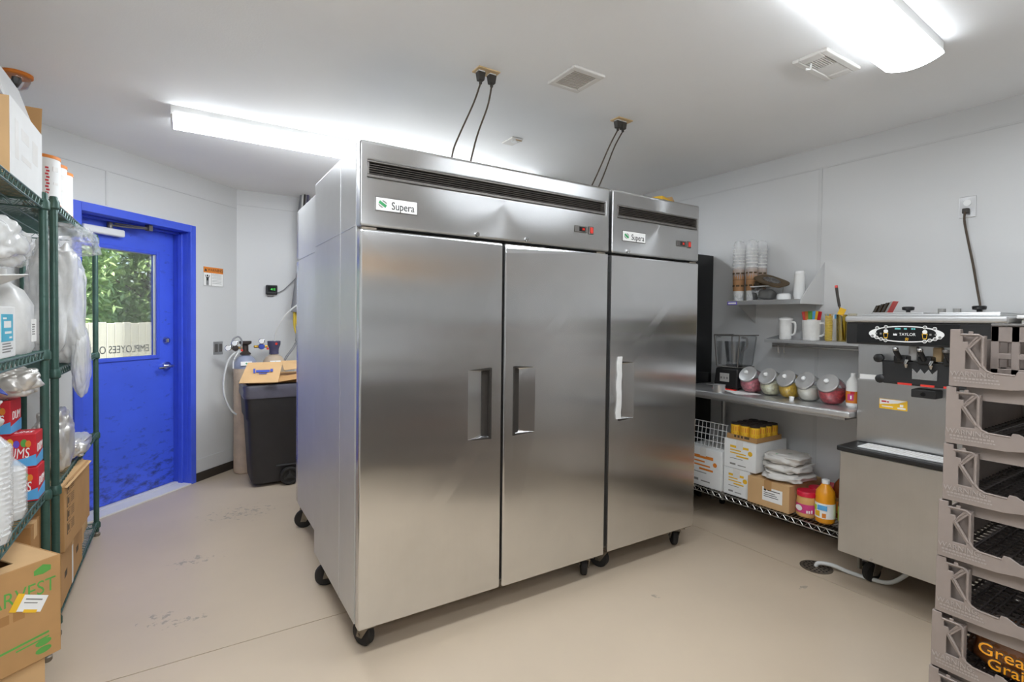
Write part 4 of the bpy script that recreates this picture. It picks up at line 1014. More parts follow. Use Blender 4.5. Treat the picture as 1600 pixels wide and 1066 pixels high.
def white_carton(label, x0, x1, y0, y1, z0, z1, pm, seed, open_=False):
    r = random.Random(seed); w, d, h = x1-x0, y1-y0, z1-z0; c = ((x0+x1)/2, (y0+y1)/2, z0)
    t, b, Mx = carton('white_carton', label, (w, d, h), c, 0, 'white_card', 'vent_white', 'white cartons under the counter')
    fm = Mx @ face((-1, 0), (-w/2, 0, 0))
    L = [(-d*.30, d*.28, h*.72, h*.80), (-d*.30, d*.05, h*.62, h*.66), (-d*.30, d*.20, h*.52, h*.56), (-d*.1, d*.28, h*.42, h*.47)]
    lines('print', L, .0005, pm, b, fm); lines('print_fine', [(-d*.30, -d*.12, h*.12, h*.18), (-d*.05, d*.2, h*.12, h*.15), (-d*.30, d*.1, h*.34, h*.36)], .0005, 'print_grey', b, fm)
    MB().lathe([(.016, 0), (.016, .0006)], 16, fm @ T(d*.33, h*.62, 0)).build('emblem', pm, b)
    return t
white_carton('white carton with an orange print at the far end of the low shelf', 3.13, 3.46, 2.19, 2.49, B, .50, 'orange_print', 1)
white_carton('white carton with a yellow print, lower of the two stacked', 3.14, 3.50, 1.985, 2.178, B, .410, 'yellow_print', 2)
white_carton('white carton with a yellow print, upper of the two stacked, under the cans', 3.14, 3.50, 1.945, 2.178, .412, .606, 'yellow_print', 3)
def wire_basket():
    t = thing('wire_rack_panel', 'white wire rack panel standing in the shade behind the white carton', 'rack', (3.3, 2.45, .50))
    b = MB(); x = 3.47
    for i in range(9): b.tube([(3.18+.0*i, 2.20+.033*i, .504), (3.20, 2.20+.033*i, .68)], .0022, 5)
    b.build('uprights', 'white_plastic', t)
    b = MB()
    for i in range(5): b.tube([(3.18+.005*i, 2.19, .506+.043*i), (3.18+.005*i, 2.475, .506+.043*i)], .003, 5)
    b.build('cross_wires', 'white_plastic', t)
wire_basket()
def can_tray():
    x0, x1, y0, y1, z = 3.15, 3.435, 1.945, 2.165, .608
    t = thing('can_tray', 'shallow kraft tray holding rows of yellow cans', 'tray', ((x0+x1)/2, (y0+y1)/2, z)); b = MB(); e = .004
    b.box(x0, x1, y0, y1, z, z+e); b.box(x0, x0+e, y0, y1, z+e, z+.032); b.box(x1-e, x1, y0, y1, z+e, z+.032); b.box(x0+e, x1-e, y0, y0+e, z+e, z+.032); b.box(x0+e, x1-e, y1-e, y1, z+e, z+.032)
    b.build('tray_body', 'kraft', t)
    lines('print', [(-.06, -.045, -.008, .008), (-.035, -.02, -.008, .008), (-.01, .005, -.008, .008), (.015, .05, -.008, .008)], .0005, 'kraft_print', t, face((-1, 0), (x0, 2.05, z+.022)))
    r = .0335; proto = None; nm = ('nearest row', 'second row', 'third row', 'back row'); cm = ('right', 'middle', 'left')
    for i in range(4):
        for j in range(3):
            x = x0+.040+i*.0680; y = y0+.0415+j*.0685
            if proto is None:
                proto = thing('food_can', '', 'can', (0, 0, 0))
                MB().lathe([(0, .001), (r-.002, 0), (r, .003), (r-.001, .005), (r-.001, .097), (r, .099), (r-.002, .102), (r-.004, .099), (0, .098)], 20).build('can_body', 'valve_dark', proto, None, True)
                lb = MB().lathe([(r+.0002, .010), (r+.0002, .092)], 20, None, False).build('label_band', 'yellow_print', proto, None, True)
                MB().lathe([(r+.0004, .05), (r+.0004, .08)], 14, None, False).build('label_print', 'orange_print', lb, None, True)
                MB().lathe([(r+.0002, .03), (r+.0002, .04)], 9, None, False).build('label_print', 'red_print', lb, None, True)
                o = proto
            else: o = copy_tree(proto)
            place(o, (x, y, z+.0045), rnd.uniform(0, 360), 'yellow labelled can in the %s of the tray, %s one' % (nm[i], cm[j]), 'cans in the kraft tray')
can_tray()
t, b, Mx = carton('cardboard_box', 'kraft carton with a white shipping label under the sugar bags', (.38, .275, .17), (3.31, 1.848, B), 0, 'kraft_light', 'kraft')
p = plate('shipping_label', .13, .085, .0006, 'paper', b, Mx @ face((-1, 0), (-.19, -.03, .085)))
lines('label_print', [(-.055, -.04, .02, .032), (-.03, .05, .024, .029)]+[(-.055, .02+.01*i, .008-.012*i, .012-.012*i) for i in range(3)], .0004, 'print_black', p, Mx @ face((-1, 0), (-.1906, -.03, .085)))
for i, (x, y, z, dx, dy, h, a, lb) in enumerate(((3.29, 1.805, B+.171, .30, .25, .055, 4, 'white sugar bag at the bottom of the pile on the kraft carton'), (3.29, 1.81, B+.222, .28, .24, .06, -5, 'white sugar bag in the middle of the pile on the kraft carton'), (3.27, 1.81, B+.276, .25, .235, .062, 6, 'white sugar bag with green marks on top of the pile'))):
    o = crumple('sugar_bag', 'sack', None, (0, 0, 0), (dx, dy, h), 40+i, .22, 2.4, 4, 3.2, T(x, y, z) @ RZ(a), False); solo(o, lb, 'bag', 'sugar bags on the carton')
    if i == 2:
        plate('green_print', .07, .04, .004, 'logo_green', o, T(x-.05, y+.03, z+.060) @ RZ(40)); plate('green_print', .06, .035, .004, 'logo_green', o, T(x-.01, y-.04, z+.060) @ RZ(-50)); plate('tan_print', .05, .02, .004, 'brass', o, T(x-.045, y-.01, z+.060) @ RZ(-60))
def spread_jar(label, x, y, z):
    t = thing('spread_jar', label, 'jar', (x, y, z), 0, 'red lidded jars under the counter'); m = T(x, y, z)
    MB().lathe([(0, 0), (.048, 0), (.056, .01), (.058, .05), (.056, .10), (.053, .122), (.05, .127), (0, .127)], 26, m).build('jar_body', 'jar_tan', t, None, True)
    l_ = MB().lathe([(.0585, .028), (.0592, .05), (.0582, .082)], 26, m, False).build('label_band', 'pink_print', t, None, True)
    MB().lathe([(.024, 0), (.024, .002)], 18, m @ face((-.9, .3), (-.0545, .018, .056)) @ Matrix.Diagonal((1, .7, 1, 1))).build('label_oval', 'paper', l_)
    lines('label_print', [(-.012, -.004, -.012, .004), (.0, .008, -.012, .004), (.014, .02, -.010, .008)], .002, 'paper', l_, m @ face((-.8, -.6), (-.0465, -.0345, .044)))
    MB().lathe([(.056, .126), (.056, .15), (.053, .155), (0, .155)], 26, m).build('lid', 'red_lid', t, None, True)
spread_jar('tan jar with a red lid, nearest of three beside the orange bottle', 3.20, 1.645, B)
spread_jar('tan jar with a red lid, middle of three beside the orange bottle', 3.325, 1.64, B)
spread_jar('tan jar with a red lid, farthest of three beside the orange bottle', 3.45, 1.63, B)
def bottle(name, label, x, y, z, r, h, liquid, cap, band, extra=None, lobes=0):
    t = thing(name, label, 'bottle', (x, y, z)); m = T(x, y, z)
    MB().lathe([(0, .004), (r*.7, 0), (r*.95, .01), (r, .03), (r, h*.52), (r*.96, h*.56), (r, h*.62), (r*.92, h*.74), (r*.55, h*.85), (r*.36, h*.9), (r*.36, h*.94), (0, h*.94)], 26, m).build('bottle_body', liquid, t, None, True)
    MB().lathe([(r*.40, h*.91), (r*.40, h*.99), (r*.36, h), (0, h)], 18, m).build('cap', cap, t, None, True)
    l_ = MB().lathe([(r+.0008, h*.14), (r+.0008, h*.48)], 26, m, False).build('label_band', band[0], t, None, True)
    for (a, z0, z1, w, mm) in band[1]:
        lines('label_print', [(-w/2, w/2, z0*h, z1*h)], .0012, mm, l_, m @ RZ(a) @ face((-1, 0), (-r-.0006, 0, 0)))
    return t
bottle('juice_bottle', 'orange juice bottle with a white cap on the low shelf', 3.185, 1.532, B, .052, .255, 'orange_liquid', 'white_plastic', ('paper', [(10, .33, .44, .05, 'blue_print'), (-20, .18, .3, .03, 'yellow_print'), (20, .16, .26, .02, 'orange_print'), (-38, .3, .42, .02, 'lime')]))
bottle('syrup_bottle', 'dark bottle with a white cap and lime label beside the machine', 3.215, 1.425, B, .046, .245, 'cola', 'white_plastic', ('lime', [(-12, .15, .46, .035, 'paper'), (18, .2, .4, .012, 'paper')]))
bottle('tea_bottle', 'amber bottle with a green cap behind the orange juice bottle', 3.345, 1.505, B, .055, .275, 'tea', 'green_cap', ('kraft_dark', [(0, .2, .4, .03, 'orange_print')]))
bottle('tea_bottle', 'amber bottle with a dark green cap behind the lime label bottle', 3.45, 1.44, B, .05, .295, 'tea', 'logo_green', ('kraft_dark', [(0, .2, .4, .03, 'orange_print')]))
# -- on the counter
def blender():
    x, y = 3.33, 2.24; z = CT; t = thing('blender', 'black countertop blender with a clear sound hood at the far end of the counter', 'blender', (x, y, z))
    MB().hexa([(x-.10, y-.09, z+.01), (x+.12, y-.09, z+.01), (x+.12, y+.10, z+.01), (x-.10, y+.10, z+.01)], [(x-.09, y-.085, z+.15), (x+.12, y-.085, z+.16), (x+.12, y+.09, z+.16), (x-.09, y+.09, z+.15)]).build('base', 'black_plastic', t, None, bevel=.012, seg=3)
    p = plate('control_panel', .075, .06, .003, 'foil', t, face((-1, 0), (x-.098, y+.01, z+.085)), .002)
    lines('buttons', [(-.03, -.015, -.01, .005), (-.007, .008, -.01, .005), (.015, .03, -.01, .005)], .002, 'print_grey', p, face((-1, 0), (x-.101, y+.01, z+.085)))
    h0 = [(x-.085, y-.08, z+.16), (x+.11, y-.08, z+.16), (x+.11, y+.085, z+.16), (x-.085, y+.085, z+.16)]
    h1 = [(x-.105, y-.105, z+.385), (x+.12, y-.105, z+.385), (x+.12, y+.095, z+.385), (x-.105, y+.095, z+.385)]
    MB().hexa(h0, h1).build('sound_hood', 'clear_plastic', t, None, bevel=.02, seg=3)
    e = MB()
    for a, c in ((0, 0), (3, 3)): e.tube([h0[a], h1[c]], .004, 6)
    e.tube([h1[0], h1[3]], .005, 6); e.tube([h1[0], h1[1]], .004, 6); e.tube([h1[3], h1[2]], .004, 6); e.tube(h0, .004, 6, True)
    e.build('hood_edges', 'louver_frame', t, None, True)
    MB().tube(spline([(x-.10, y-.118, z+.37), (x-.10, y-.155, z+.365), (x-.09, y-.15, z+.31), (x-.085, y-.108, z+.27)]), .007, 8).build('hood_handle', 'smoke_plastic', t, None, True)
    MB().lathe([(.05, .165), (.055, .19), (.07, .34), (.066, .34), (.05, .195)], 20, T(x, y, z)).build('jar', 'clear_plastic', t, None, True)
    MB().lathe([(.058, .155), (.058, .172), (0, .172)], 20, T(x, y, z)).build('drive_plate', 'black_plastic', t, None, True)
    MB().box(x-.12, x-.10, y-.09, y+.09, z, z+.008).build('red_mat_edge', 'red_led', t)
    for dx in (-.08, .1):
        for dy in (-.08, .08): MB().cyl((x+dx, y+dy, z), (x+dx, y+dy, z+.012), .012, 10).build('foot', 'rubber', t)
    MB().tube(spline([(x+.12, y+.04, z+.05), (x+.17, y+.06, z+.02), (x+.205, y+.08, z+.08), (x+.215, y+.10, z+.12)]), .005, 6).build('cord', 'cord_black', t, None, True)
blender()
def steel_cup():
    x, y = 3.06, 2.17; t = thing('measuring_cup', 'small steel cup on the counter in front of the blender', 'cup', (x, y, CT))
    MB().lathe([(0, 0), (.036, 0), (.038, .004), (.040, .05), (.043, .053), (.038, .051), (.036, .006), (0, .006)], 24, T(x, y, CT)).build('cup', 'steel_bright', t, None, True)
    MB().box(x-.005, x+.005, y+.036, y+.10, CT+.044, CT+.05).build('handle', 'steel_bright', t, None, bevel=.002)
steel_cup()
solo(MB().prism([(-.13, -.07), (.12, -.08), (.14, .07), (-.10, .09)], 0, .0008).build('paper_sheet', 'paper', None, T(3.20, 2.10, CT+.0005) @ RZ(62)), 'sheet of white paper lying on the counter beside the steel cup', 'paper')
def candy_jar_mesh():
    """round jar whose mouth and lid lean toward the aisle (-x)"""
    r = .071; rings = []; n = 26; tilt = R_(-52)
    ax = Vector((math.sin(tilt), 0, math.cos(tilt)))
    b = MB(); bm = bmesh.new(); bmesh.ops.create_uvsphere(bm, u_segments=28, v_segments=18, radius=1)
    cut = .62
    for v in bm.verts:
        p = v.co.copy(); q = Vector((p.x*.088, p.y*.0735, p.z*.082))
        if q.z < -.068: q.z = -.068
        q += Vector((0, 0, .069)); v.co = q
    c = Vector((0, 0, .078)); plane = c+ax*.062
    bmesh.ops.bisect_plane(bm, geom=bm.verts[:]+bm.edges[:]+bm.faces[:], plane_co=plane, plane_no=ax, clear_outer=True)
    me = bpy.data.meshes.new('jar_glass'); bm.to_mesh(me); bm.free(); me.polygons.foreach_set('use_smooth', [True]*len(me.polygons))
    fill = bmesh.new(); bmesh.ops.create_uvsphere(fill, u_segments=24, v_segments=14, radius=1)
    for v in fill.verts:
        p = v.co; q = Vector((p.x*.084, p.y*.070, p.z*.078))
        if q.z < -.064: q.z = -.064
        if q.z > .012: q.z = .012+.006*noise.noise(Vector((p.x*5, p.y*5, 1)))
        v.co = q+Vector((.004, 0, .069))
    bmesh.ops.bisect_plane(fill, geom=fill.verts[:]+fill.edges[:]+fill.faces[:], plane_co=plane-ax*.006, plane_no=ax, clear_outer=True)
    mf = bpy.data.meshes.new('jar_contents'); fill.to_mesh(mf); fill.free(); mf.polygons.foreach_set('use_smooth', [True]*len(mf.polygons))
    fr = ax.to_track_quat('Z', 'Y').to_matrix().to_4x4(); fr.translation = plane
    lid = MB().lathe([(.058, -.006), (.060, -.002), (.060, .008), (.056, .012), (.03, .014), (0, .015)], 28, fr).mesh('jar_lid', True)
    knob = MB().lathe([(.006, .013), (.006, .020), (.012, .024), (.013, .032), (.009, .037), (0, .038)], 16, fr).mesh('lid_knob', True)
    return me, mf, lid, knob
JG, JF, JL, JK = candy_jar_mesh()
for i, (y, m, lb) in enumerate(((2.062, 'berries', 'glass candy jar with pink and red pieces, beside the blender'), (1.916, 'nuts_pale', 'glass candy jar with pale cream pieces, second from the blender'), (1.786, 'candy_yellow', 'glass candy jar with yellow pieces, middle of the five'), (1.662, 'powder', 'glass candy jar with white powder, second from the machine'), (1.525, 'berries_red', 'glass candy jar with dark red pieces, nearest the machine'))):
    k_ = (1.06, 1.0, .98, .96, 1.06)[i]
    x = 3.27-.012*i; Mx = T(x, y, CT+.001) @ Matrix.Diagonal((1.05, k_*.93, 1.05, 1))
    t = thing('candy_jar', lb, 'jar', (x, y, CT), 0, 'glass candy jars on the counter')
    obj('jar_glass', JG, 'clear_plastic', t, Mx); f = JF.copy(); obj('jar_contents', f, m, t, Mx)
    l_ = obj('jar_lid', JL, 'steel_bright', t, Mx); obj('lid_knob', JK, 'white_plastic', l_, Mx)
solo(MB().lathe([(0, 0), (.012, 0), (.016, .024), (.014, .024), (.011, .003), (0, .003)], 16, T(3.14, 1.72, CT)).build('portion_cup', 'white_plastic', None, None, True), 'tiny white portion cup on the counter in front of the jars', 'cup')
bottle('topping_bottle', 'orange and white topping bottle squeezed between the counter jars and the machine', 3.20, 1.405, CT, .034, .195, 'paper', 'white_plastic', ('orange_print', [(5, .22, .4, .03, 'pink_print'), (0, .26, .36, .018, 'paper'), (20, .4, .48, .02, 'red_print')]))

# ---------------------------------------------------------------- wall shelves
def upper_shelf():
    x0, y0, y1, z = 3.30, 1.765, 2.29, 1.555
    t = thing('wall_shelf', 'upper steel wall shelf with triangular bracket holding cup stacks', 'shelf', (3.44, 2.0, z))
    b = MB(); b.box(x0, XR-.002, y0, y1, z-.006, z); b.box(x0, x0+.004, y0, y1, z-.032, z-.006)
    b.build('shelf_board', 'steel_bright', t, None, bevel=.002)
    for y in (y0-.004, y1-.05):
        MB().prism([(x0, z-.03), (XR-.002, z-.03), (XR-.002, z+.25 if y < 2 else z-.15), (x0, z+.0)] if y < 2 else [(x0+.02, z-.006), (XR-.002, z-.006), (XR-.002, z-.16)], 0, .004, Matrix(((1, 0, 0, 0), (0, 0, 1, y), (0, 1, 0, 0), (0, 0, 0, 1)))).build('bracket', 'wall_panel' if y < 2 else 'steel_bright', t)
    p = plate('price_label', .075, .022, .0008, 'purple_print', t, face((-1, 0), (x0, y1-.042, z-.018)))
    plate('label_paper', .062, .012, .0004, 'paper', p, face((-1, 0), (x0-.0008, y1-.042, z-.018)))
upper_shelf()
US = 1.556
def tall_cups(label, x, y, s=1.0, film_='film_clear'):
    t = thing('cup_stack', label, 'cups', (x, y, US), 0, 'wrapped stacks of tan cups on the upper shelf'); m = T(x, y, US) @ Matrix.Diagonal((s, s, 1, 1))
    MB().lathe([(0, 0), (.034, 0), (.038, .075)], 22, m).build('bottom_cup', 'film_milk', t, None, True)
    bd = MB().lathe([(.0385, .072), (.0405, .15), (.042, .23)], 22, m, False).build('tan_band', 'tan_print', t, None, True)
    for z_ in (.10, .19):
        for a in (160, 205, 250): lines('band_print', [(-.012, .012, -.006, .006)], .001, 'kraft_print', bd, m @ RZ(a-180) @ face((-1, 0), (-.0405-(z_-.07)*.02, 0, z_+.01)))
    MB().lathe([(.040, .15), (.041, .153), (.040, .156)], 22, m, False).build('cup_rim', 'kraft_print', t, None, True)
    MB().lathe([(.035, .005), (.043, .23), (.045, .40), (.030, .435), (.012, .44)], 18, m).build('plastic_sleeve', film_, t, None, True)
    for i in range(6): MB().lathe([(.0425, .24+i*.025), (.0445, .245+i*.025), (.0425, .25+i*.025)], 20, m, False).build('upper_rim', 'film_milk', t, None, True)
tall_cups('wrapped tall stack of tan banded cups at the far end of the upper shelf', 3.42, 2.30-.06+.04)
tall_cups('wrapped tall stack of tan banded cups, second from the far end', 3.42, 2.18, .92)
tall_cups('wrapped tall stack of tan banded cups against the wall behind the others', 3.52, 2.17, .9)
def food_box():
    x0, x1, y0, y1, z = 3.34, 3.50, 1.985, 2.135, US
    t = thing('food_container', 'clear plastic container under a dark utensil lid on the upper shelf', 'container', (3.42, 2.06, z))
    MB().hexa([(x0+.012, y0+.012, z), (x1-.012, y0+.012, z), (x1-.012, y1-.012, z), (x0+.012, y1-.012, z)], [(x0, y0, z+.095), (x1, y0, z+.095), (x1, y1, z+.095), (x0, y1, z+.095)]).build('tub', 'clear_plastic', t, None, bevel=.006)
    MB().tube([(x0, y0, z+.095), (x1, y0, z+.095), (x1, y1, z+.095), (x0, y1, z+.095)], .003, 6, True).build('rim', 'white_plastic', t)
    crumple('contents', 'print_grey', t, (3.42, 2.06, z+.004), (.11, .10, .075), 60, .3, 2.5, 3)
    t2 = thing('food_tray', 'dark brown tray with an oval opening lying tilted on the clear container', 'tray', (3.42, 2.03, z+.1))
    m = T(3.40, 2.02, z+.128) @ Matrix.Rotation(R_(22), 4, 'X') @ Matrix.Rotation(R_(-14), 4, 'Y')
    b = MB(); n = 24; v = []; f = []
    for zz in (0, .010):
        for sc in (1, .62):
            for i in range(n):
                a = 2*math.pi*i/n; e = .55
                ca, sa = math.cos(a), math.sin(a)
                if sc == 1: v.append((.085*math.copysign(abs(ca)**e, ca), .105*math.copysign(abs(sa)**e, sa), zz))
                else: v.append((.045*ca, .065*sa, zz))
    for i in range(n):
        j = (i+1) % n
        f += [(i, j, n+j, n+i), (2*n+i, 3*n+i, 3*n+j, 2*n+j), (i, 2*n+i, 2*n+j, j), (n+i, n+j, 3*n+j, 3*n+i)]
    b.add(v, f).build('lid_frame', 'kraft_print', t2, m)
    MB().lathe([(.05, 0), (.048, .012), (.03, .02), (0, .022)], 20, m @ Matrix.Diagonal((.9, 1.25, 1, 1))).build('lid_dome', 'smoke_plastic', t2, None, True)
    crumple('dark_lids', 'kraft_print', t2, (3.42, 2.105, z+.088), (.10, .08, .05), 63, .4, 3, 3)
food_box()
def white_stack(label, x, y, h, r, name='cup_stack', lo=.8):
    t = thing(name, label, 'cups', (x, y, US), 0, 'white foam stacks on the upper shelf'); m = T(x, y, US); n = max(2, int(h/.018))
    prof = [(0, 0), (r*lo*1.1, 0), (r*1.1, .03)]
    for i in range(n): q = i/n; prof += [(r*(1.10-.22*q), .032+i*(h-.034)/n), (r*(1.13-.22*q), .034+i*(h-.034)/n)]
    prof += [(r*.85, h), (0, h)]
    MB().lathe(prof, 24, m).build('stack', 'white_plastic', t, None, True)
    MB().lathe([(r*.86, h-.001), (r*.86, h+.002), (0, h+.002)], 20, m).build('top_base', 'white_card', t, None, True)
white_stack('tall stack of white foam cups beside the bracket on the upper shelf', 3.42, 1.838, .185, .033)
white_stack('short stack of white lids on the upper shelf', 3.40, 1.93, .040, .040, 'lid_stack', 1)
LS = 1.290
def lower_shelf():
    x0, y0, y1 = 3.36, 1.40, 2.04
    t = thing('wall_shelf', 'lower steel wall shelf with a hanging rail above the candy jars', 'shelf', (3.47, 1.72, LS))
    b = MB(); b.box(x0, XR-.002, y0, y1, LS-.005, LS); b.box(x0, x0+.004, y0, y1, LS-.024, LS-.005)
    b.build('shelf_board', 'steel_bright', t, None, bevel=.002)
    MB().tube([(x0+.02, y1-.05, LS-.045), (x0+.02, y0, LS-.045)], .007, 10).build('rail', 'wire_chrome', t, None, True)
    for y in (y1-.05, y0+.03): MB().box(x0+.014, XR-.002, y-.002, y+.002, LS-.055, LS-.005).build('bracket', 'steel_bright', t)
    MB().prism([(x0, LS), (XR-.002, LS), (XR-.002, LS+.03)], 0, .003, Matrix(((1, 0, 0, 0), (0, 0, 1, y1-.003), (0, 1, 0, 0), (0, 0, 0, 1)))).build('end_lip', 'steel_bright', t)
    for q, y in enumerate((1.945, 1.905)):
        h = MB().tube(spline([(x0+.020, y, LS-.036), (x0+.010, y, LS-.045), (x0+.012, y, LS-.08), (x0+.02, y, LS-.098), (x0+.03, y, LS-.085)]), .0025, 6).build('rail_hook', 'chrome', None, None, True)
        solo(h, ('metal hook at the end of the rail under the lower shelf', 'second metal hook along the rail under the lower shelf')[q], 'hook', 'hooks on the rail')
lower_shelf()
L1 = LS+.001
def pitcher(label, x, y, r, h, lid):
    t = thing('plastic_pitcher', label, 'pitcher', (x, y, L1), 0, 'white pitchers on the lower shelf'); m = T(x, y, L1)
    MB().lathe([(0, 0), (r*.86, 0), (r*.9, .006), (r, h), (r*.96, h), (r*.85, .008), (0, .008)], 24, m).build('pitcher_body', 'film_milk', t, None, True)
    MB().tube(spline([(x, y-r*.95, L1+h*.85), (x, y-r*1.5, L1+h*.8), (x, y-r*1.5, L1+h*.35), (x, y-r*.92, L1+h*.2)]), .007, 8).build('pitcher_handle', 'film_milk', t, None, True)
    if lid: MB().lathe([(r*1.05, h-.006), (r*1.05, h+.006), (r*.4, h+.014), (0, h+.016)], 24, m).build('lid', 'white_plastic', t, None, True)
pitcher('milky pitcher with a white lid at the end of the lower shelf', 3.43, 1.93, .042, .135, True)
pitcher('wide milky pitcher in the middle of the lower shelf', 3.44, 1.765, .055, .130, False)
def yellow_cups(label, x, y, h, r=.022):
    t = thing('cup_stack', label, 'cups', (x, y, L1), 0, 'yellow clear cup stacks on the lower shelf'); m = T(x, y, L1); n = int(h/.010)
    prof = [(r*.8, 0)]
    for i in range(n): prof += [(r*.95, i*.010+.006), (r*1.08, i*.010+.009), (r*.95, i*.010+.010)]
    MB().lathe(prof, 18, m).build('cups', 'film_yellow', t, None, True)
    MB().lathe([(r*1.1, h), (r*1.1, h+.004), (0, h+.004)], 18, m).build('top_rim', 'yellow_clear', t, None, True)
yellow_cups('stack of yellow tinted cups on the lower shelf beside the wide pitcher', 3.42, 1.65, .165)
yellow_cups('stack of yellow tinted cups on the lower shelf nearest the machine', 3.40, 1.505, .165)
def sachets():
    t = thing('sachet_cup', 'white holder of coloured sachets behind the wide pitcher on the lower shelf', 'sachets', (3.52, 1.80, L1))
    MB().lathe([(0, 0), (.026, 0), (.032, .135), (.030, .135), (.024, .004), (0, .004)], 18, T(3.52, 1.80, L1)).build('holder', 'film_milk', t, None, True)
    for i, m in enumerate(('red_print', 'yellow_print', 'blue_print', 'green_print', 'orange_print', 'red_led')):
        MB().box(-.012, .012, -.002, .002, .10, .19).build('sachet', m, t, T(3.52-.012+.006*(i % 3), 1.80-.024+i*.0095, L1) @ RZ(80+i*9) @ Matrix.Rotation(R_(-10+i*4), 4, 'Y'), bevel=.001)
    t = thing('sachet_cup', 'low holder of blue and orange packets behind the yellow cups on the lower shelf', 'sachets', (3.52, 1.67, L1))
    MB().lathe([(0, 0), (.030, 0), (.034, .14), (.032, .14), (.028, .004), (0, .004)], 18, T(3.52, 1.68, L1)).build('holder', 'film_milk', t, None, True)
    for i, m in enumerate(('blue_print', 'paper', 'orange_print', 'blue_print')):
        MB().box(-.012, .012, -.002, .002, .10, .168).build('packet', m, t, T(3.52, 1.66+i*.012, L1) @ RZ(85+i*8), bevel=.001)
sachets()
def utensils():
    x, y = 3.40, 1.565; t = thing('utensil_cup', 'clear yellowish cup on the lower shelf holding a spatula beside the machine', 'utensil holder', (x, y, L1))
    MB().lathe([(0, 0), (.026, 0), (.030, .165), (.028, .165), (.024, .004), (0, .004)], 18, T(x, y, L1)).build('holder', 'yellow_clear', t, None, True)
    s = thing('spatula', 'long handled spatula with a red tip leaning in the utensil cup', 'spatula', (x, y, L1+.01))
    MB().tube([(x, y-.012, L1+.01), (x, y+.005, L1+.17), (x, y+.018, L1+.22)], .0045, 8).build('shaft', 'kraft_print', s, None, True)
    MB().tube([(x, y+.016, L1+.215), (x, y+.030, L1+.29), (x, y+.036, L1+.335)], .0085, 8).build('grip', 'cord_black', s, None, True)
    MB().cyl((x, y+.035, L1+.33), (x, y+.038, L1+.345), .0088, 8).build('red_tip', 'red_led', s)
    f = thing('paper_packet', 'small yellow packet sticking out of the utensil cup', 'packet', (x, y, L1+.1))
    MB().prism([(-.022, -.005), (.012, -.02), (.03, .02), (-.004, .034)], 0, .002).build('packet', 'yellow_print', f, face((-1, 0), (x-.012, y, L1+.175)))
utensils()
def lids_row():
    for i in range(4):
        y = 1.475-.021*i; t = thing('cup_lid_sleeve', 'tilted sleeve of dark lids beside the machine top, %s of four' % ('first', 'second', 'third', 'fourth with a red edge')[i], 'lids', (3.44, y, L1), 0, 'tilted lids at the machine')
        m = T(3.44, y, L1+.003) @ Matrix.Rotation(R_(24), 4, 'X')
        MB().box(-.035, .035, -.007, .007, .003, .235+.008*i).build('lids', 'cord_black' if i < 3 else 'print_grey', t, m, bevel=.006)
        MB().box(-.034, .034, -.0075, -.006, .01, .24+.008*i).build('edge', 'red_led' if i == 3 else 'kraft_print', t, m)
lids_row()

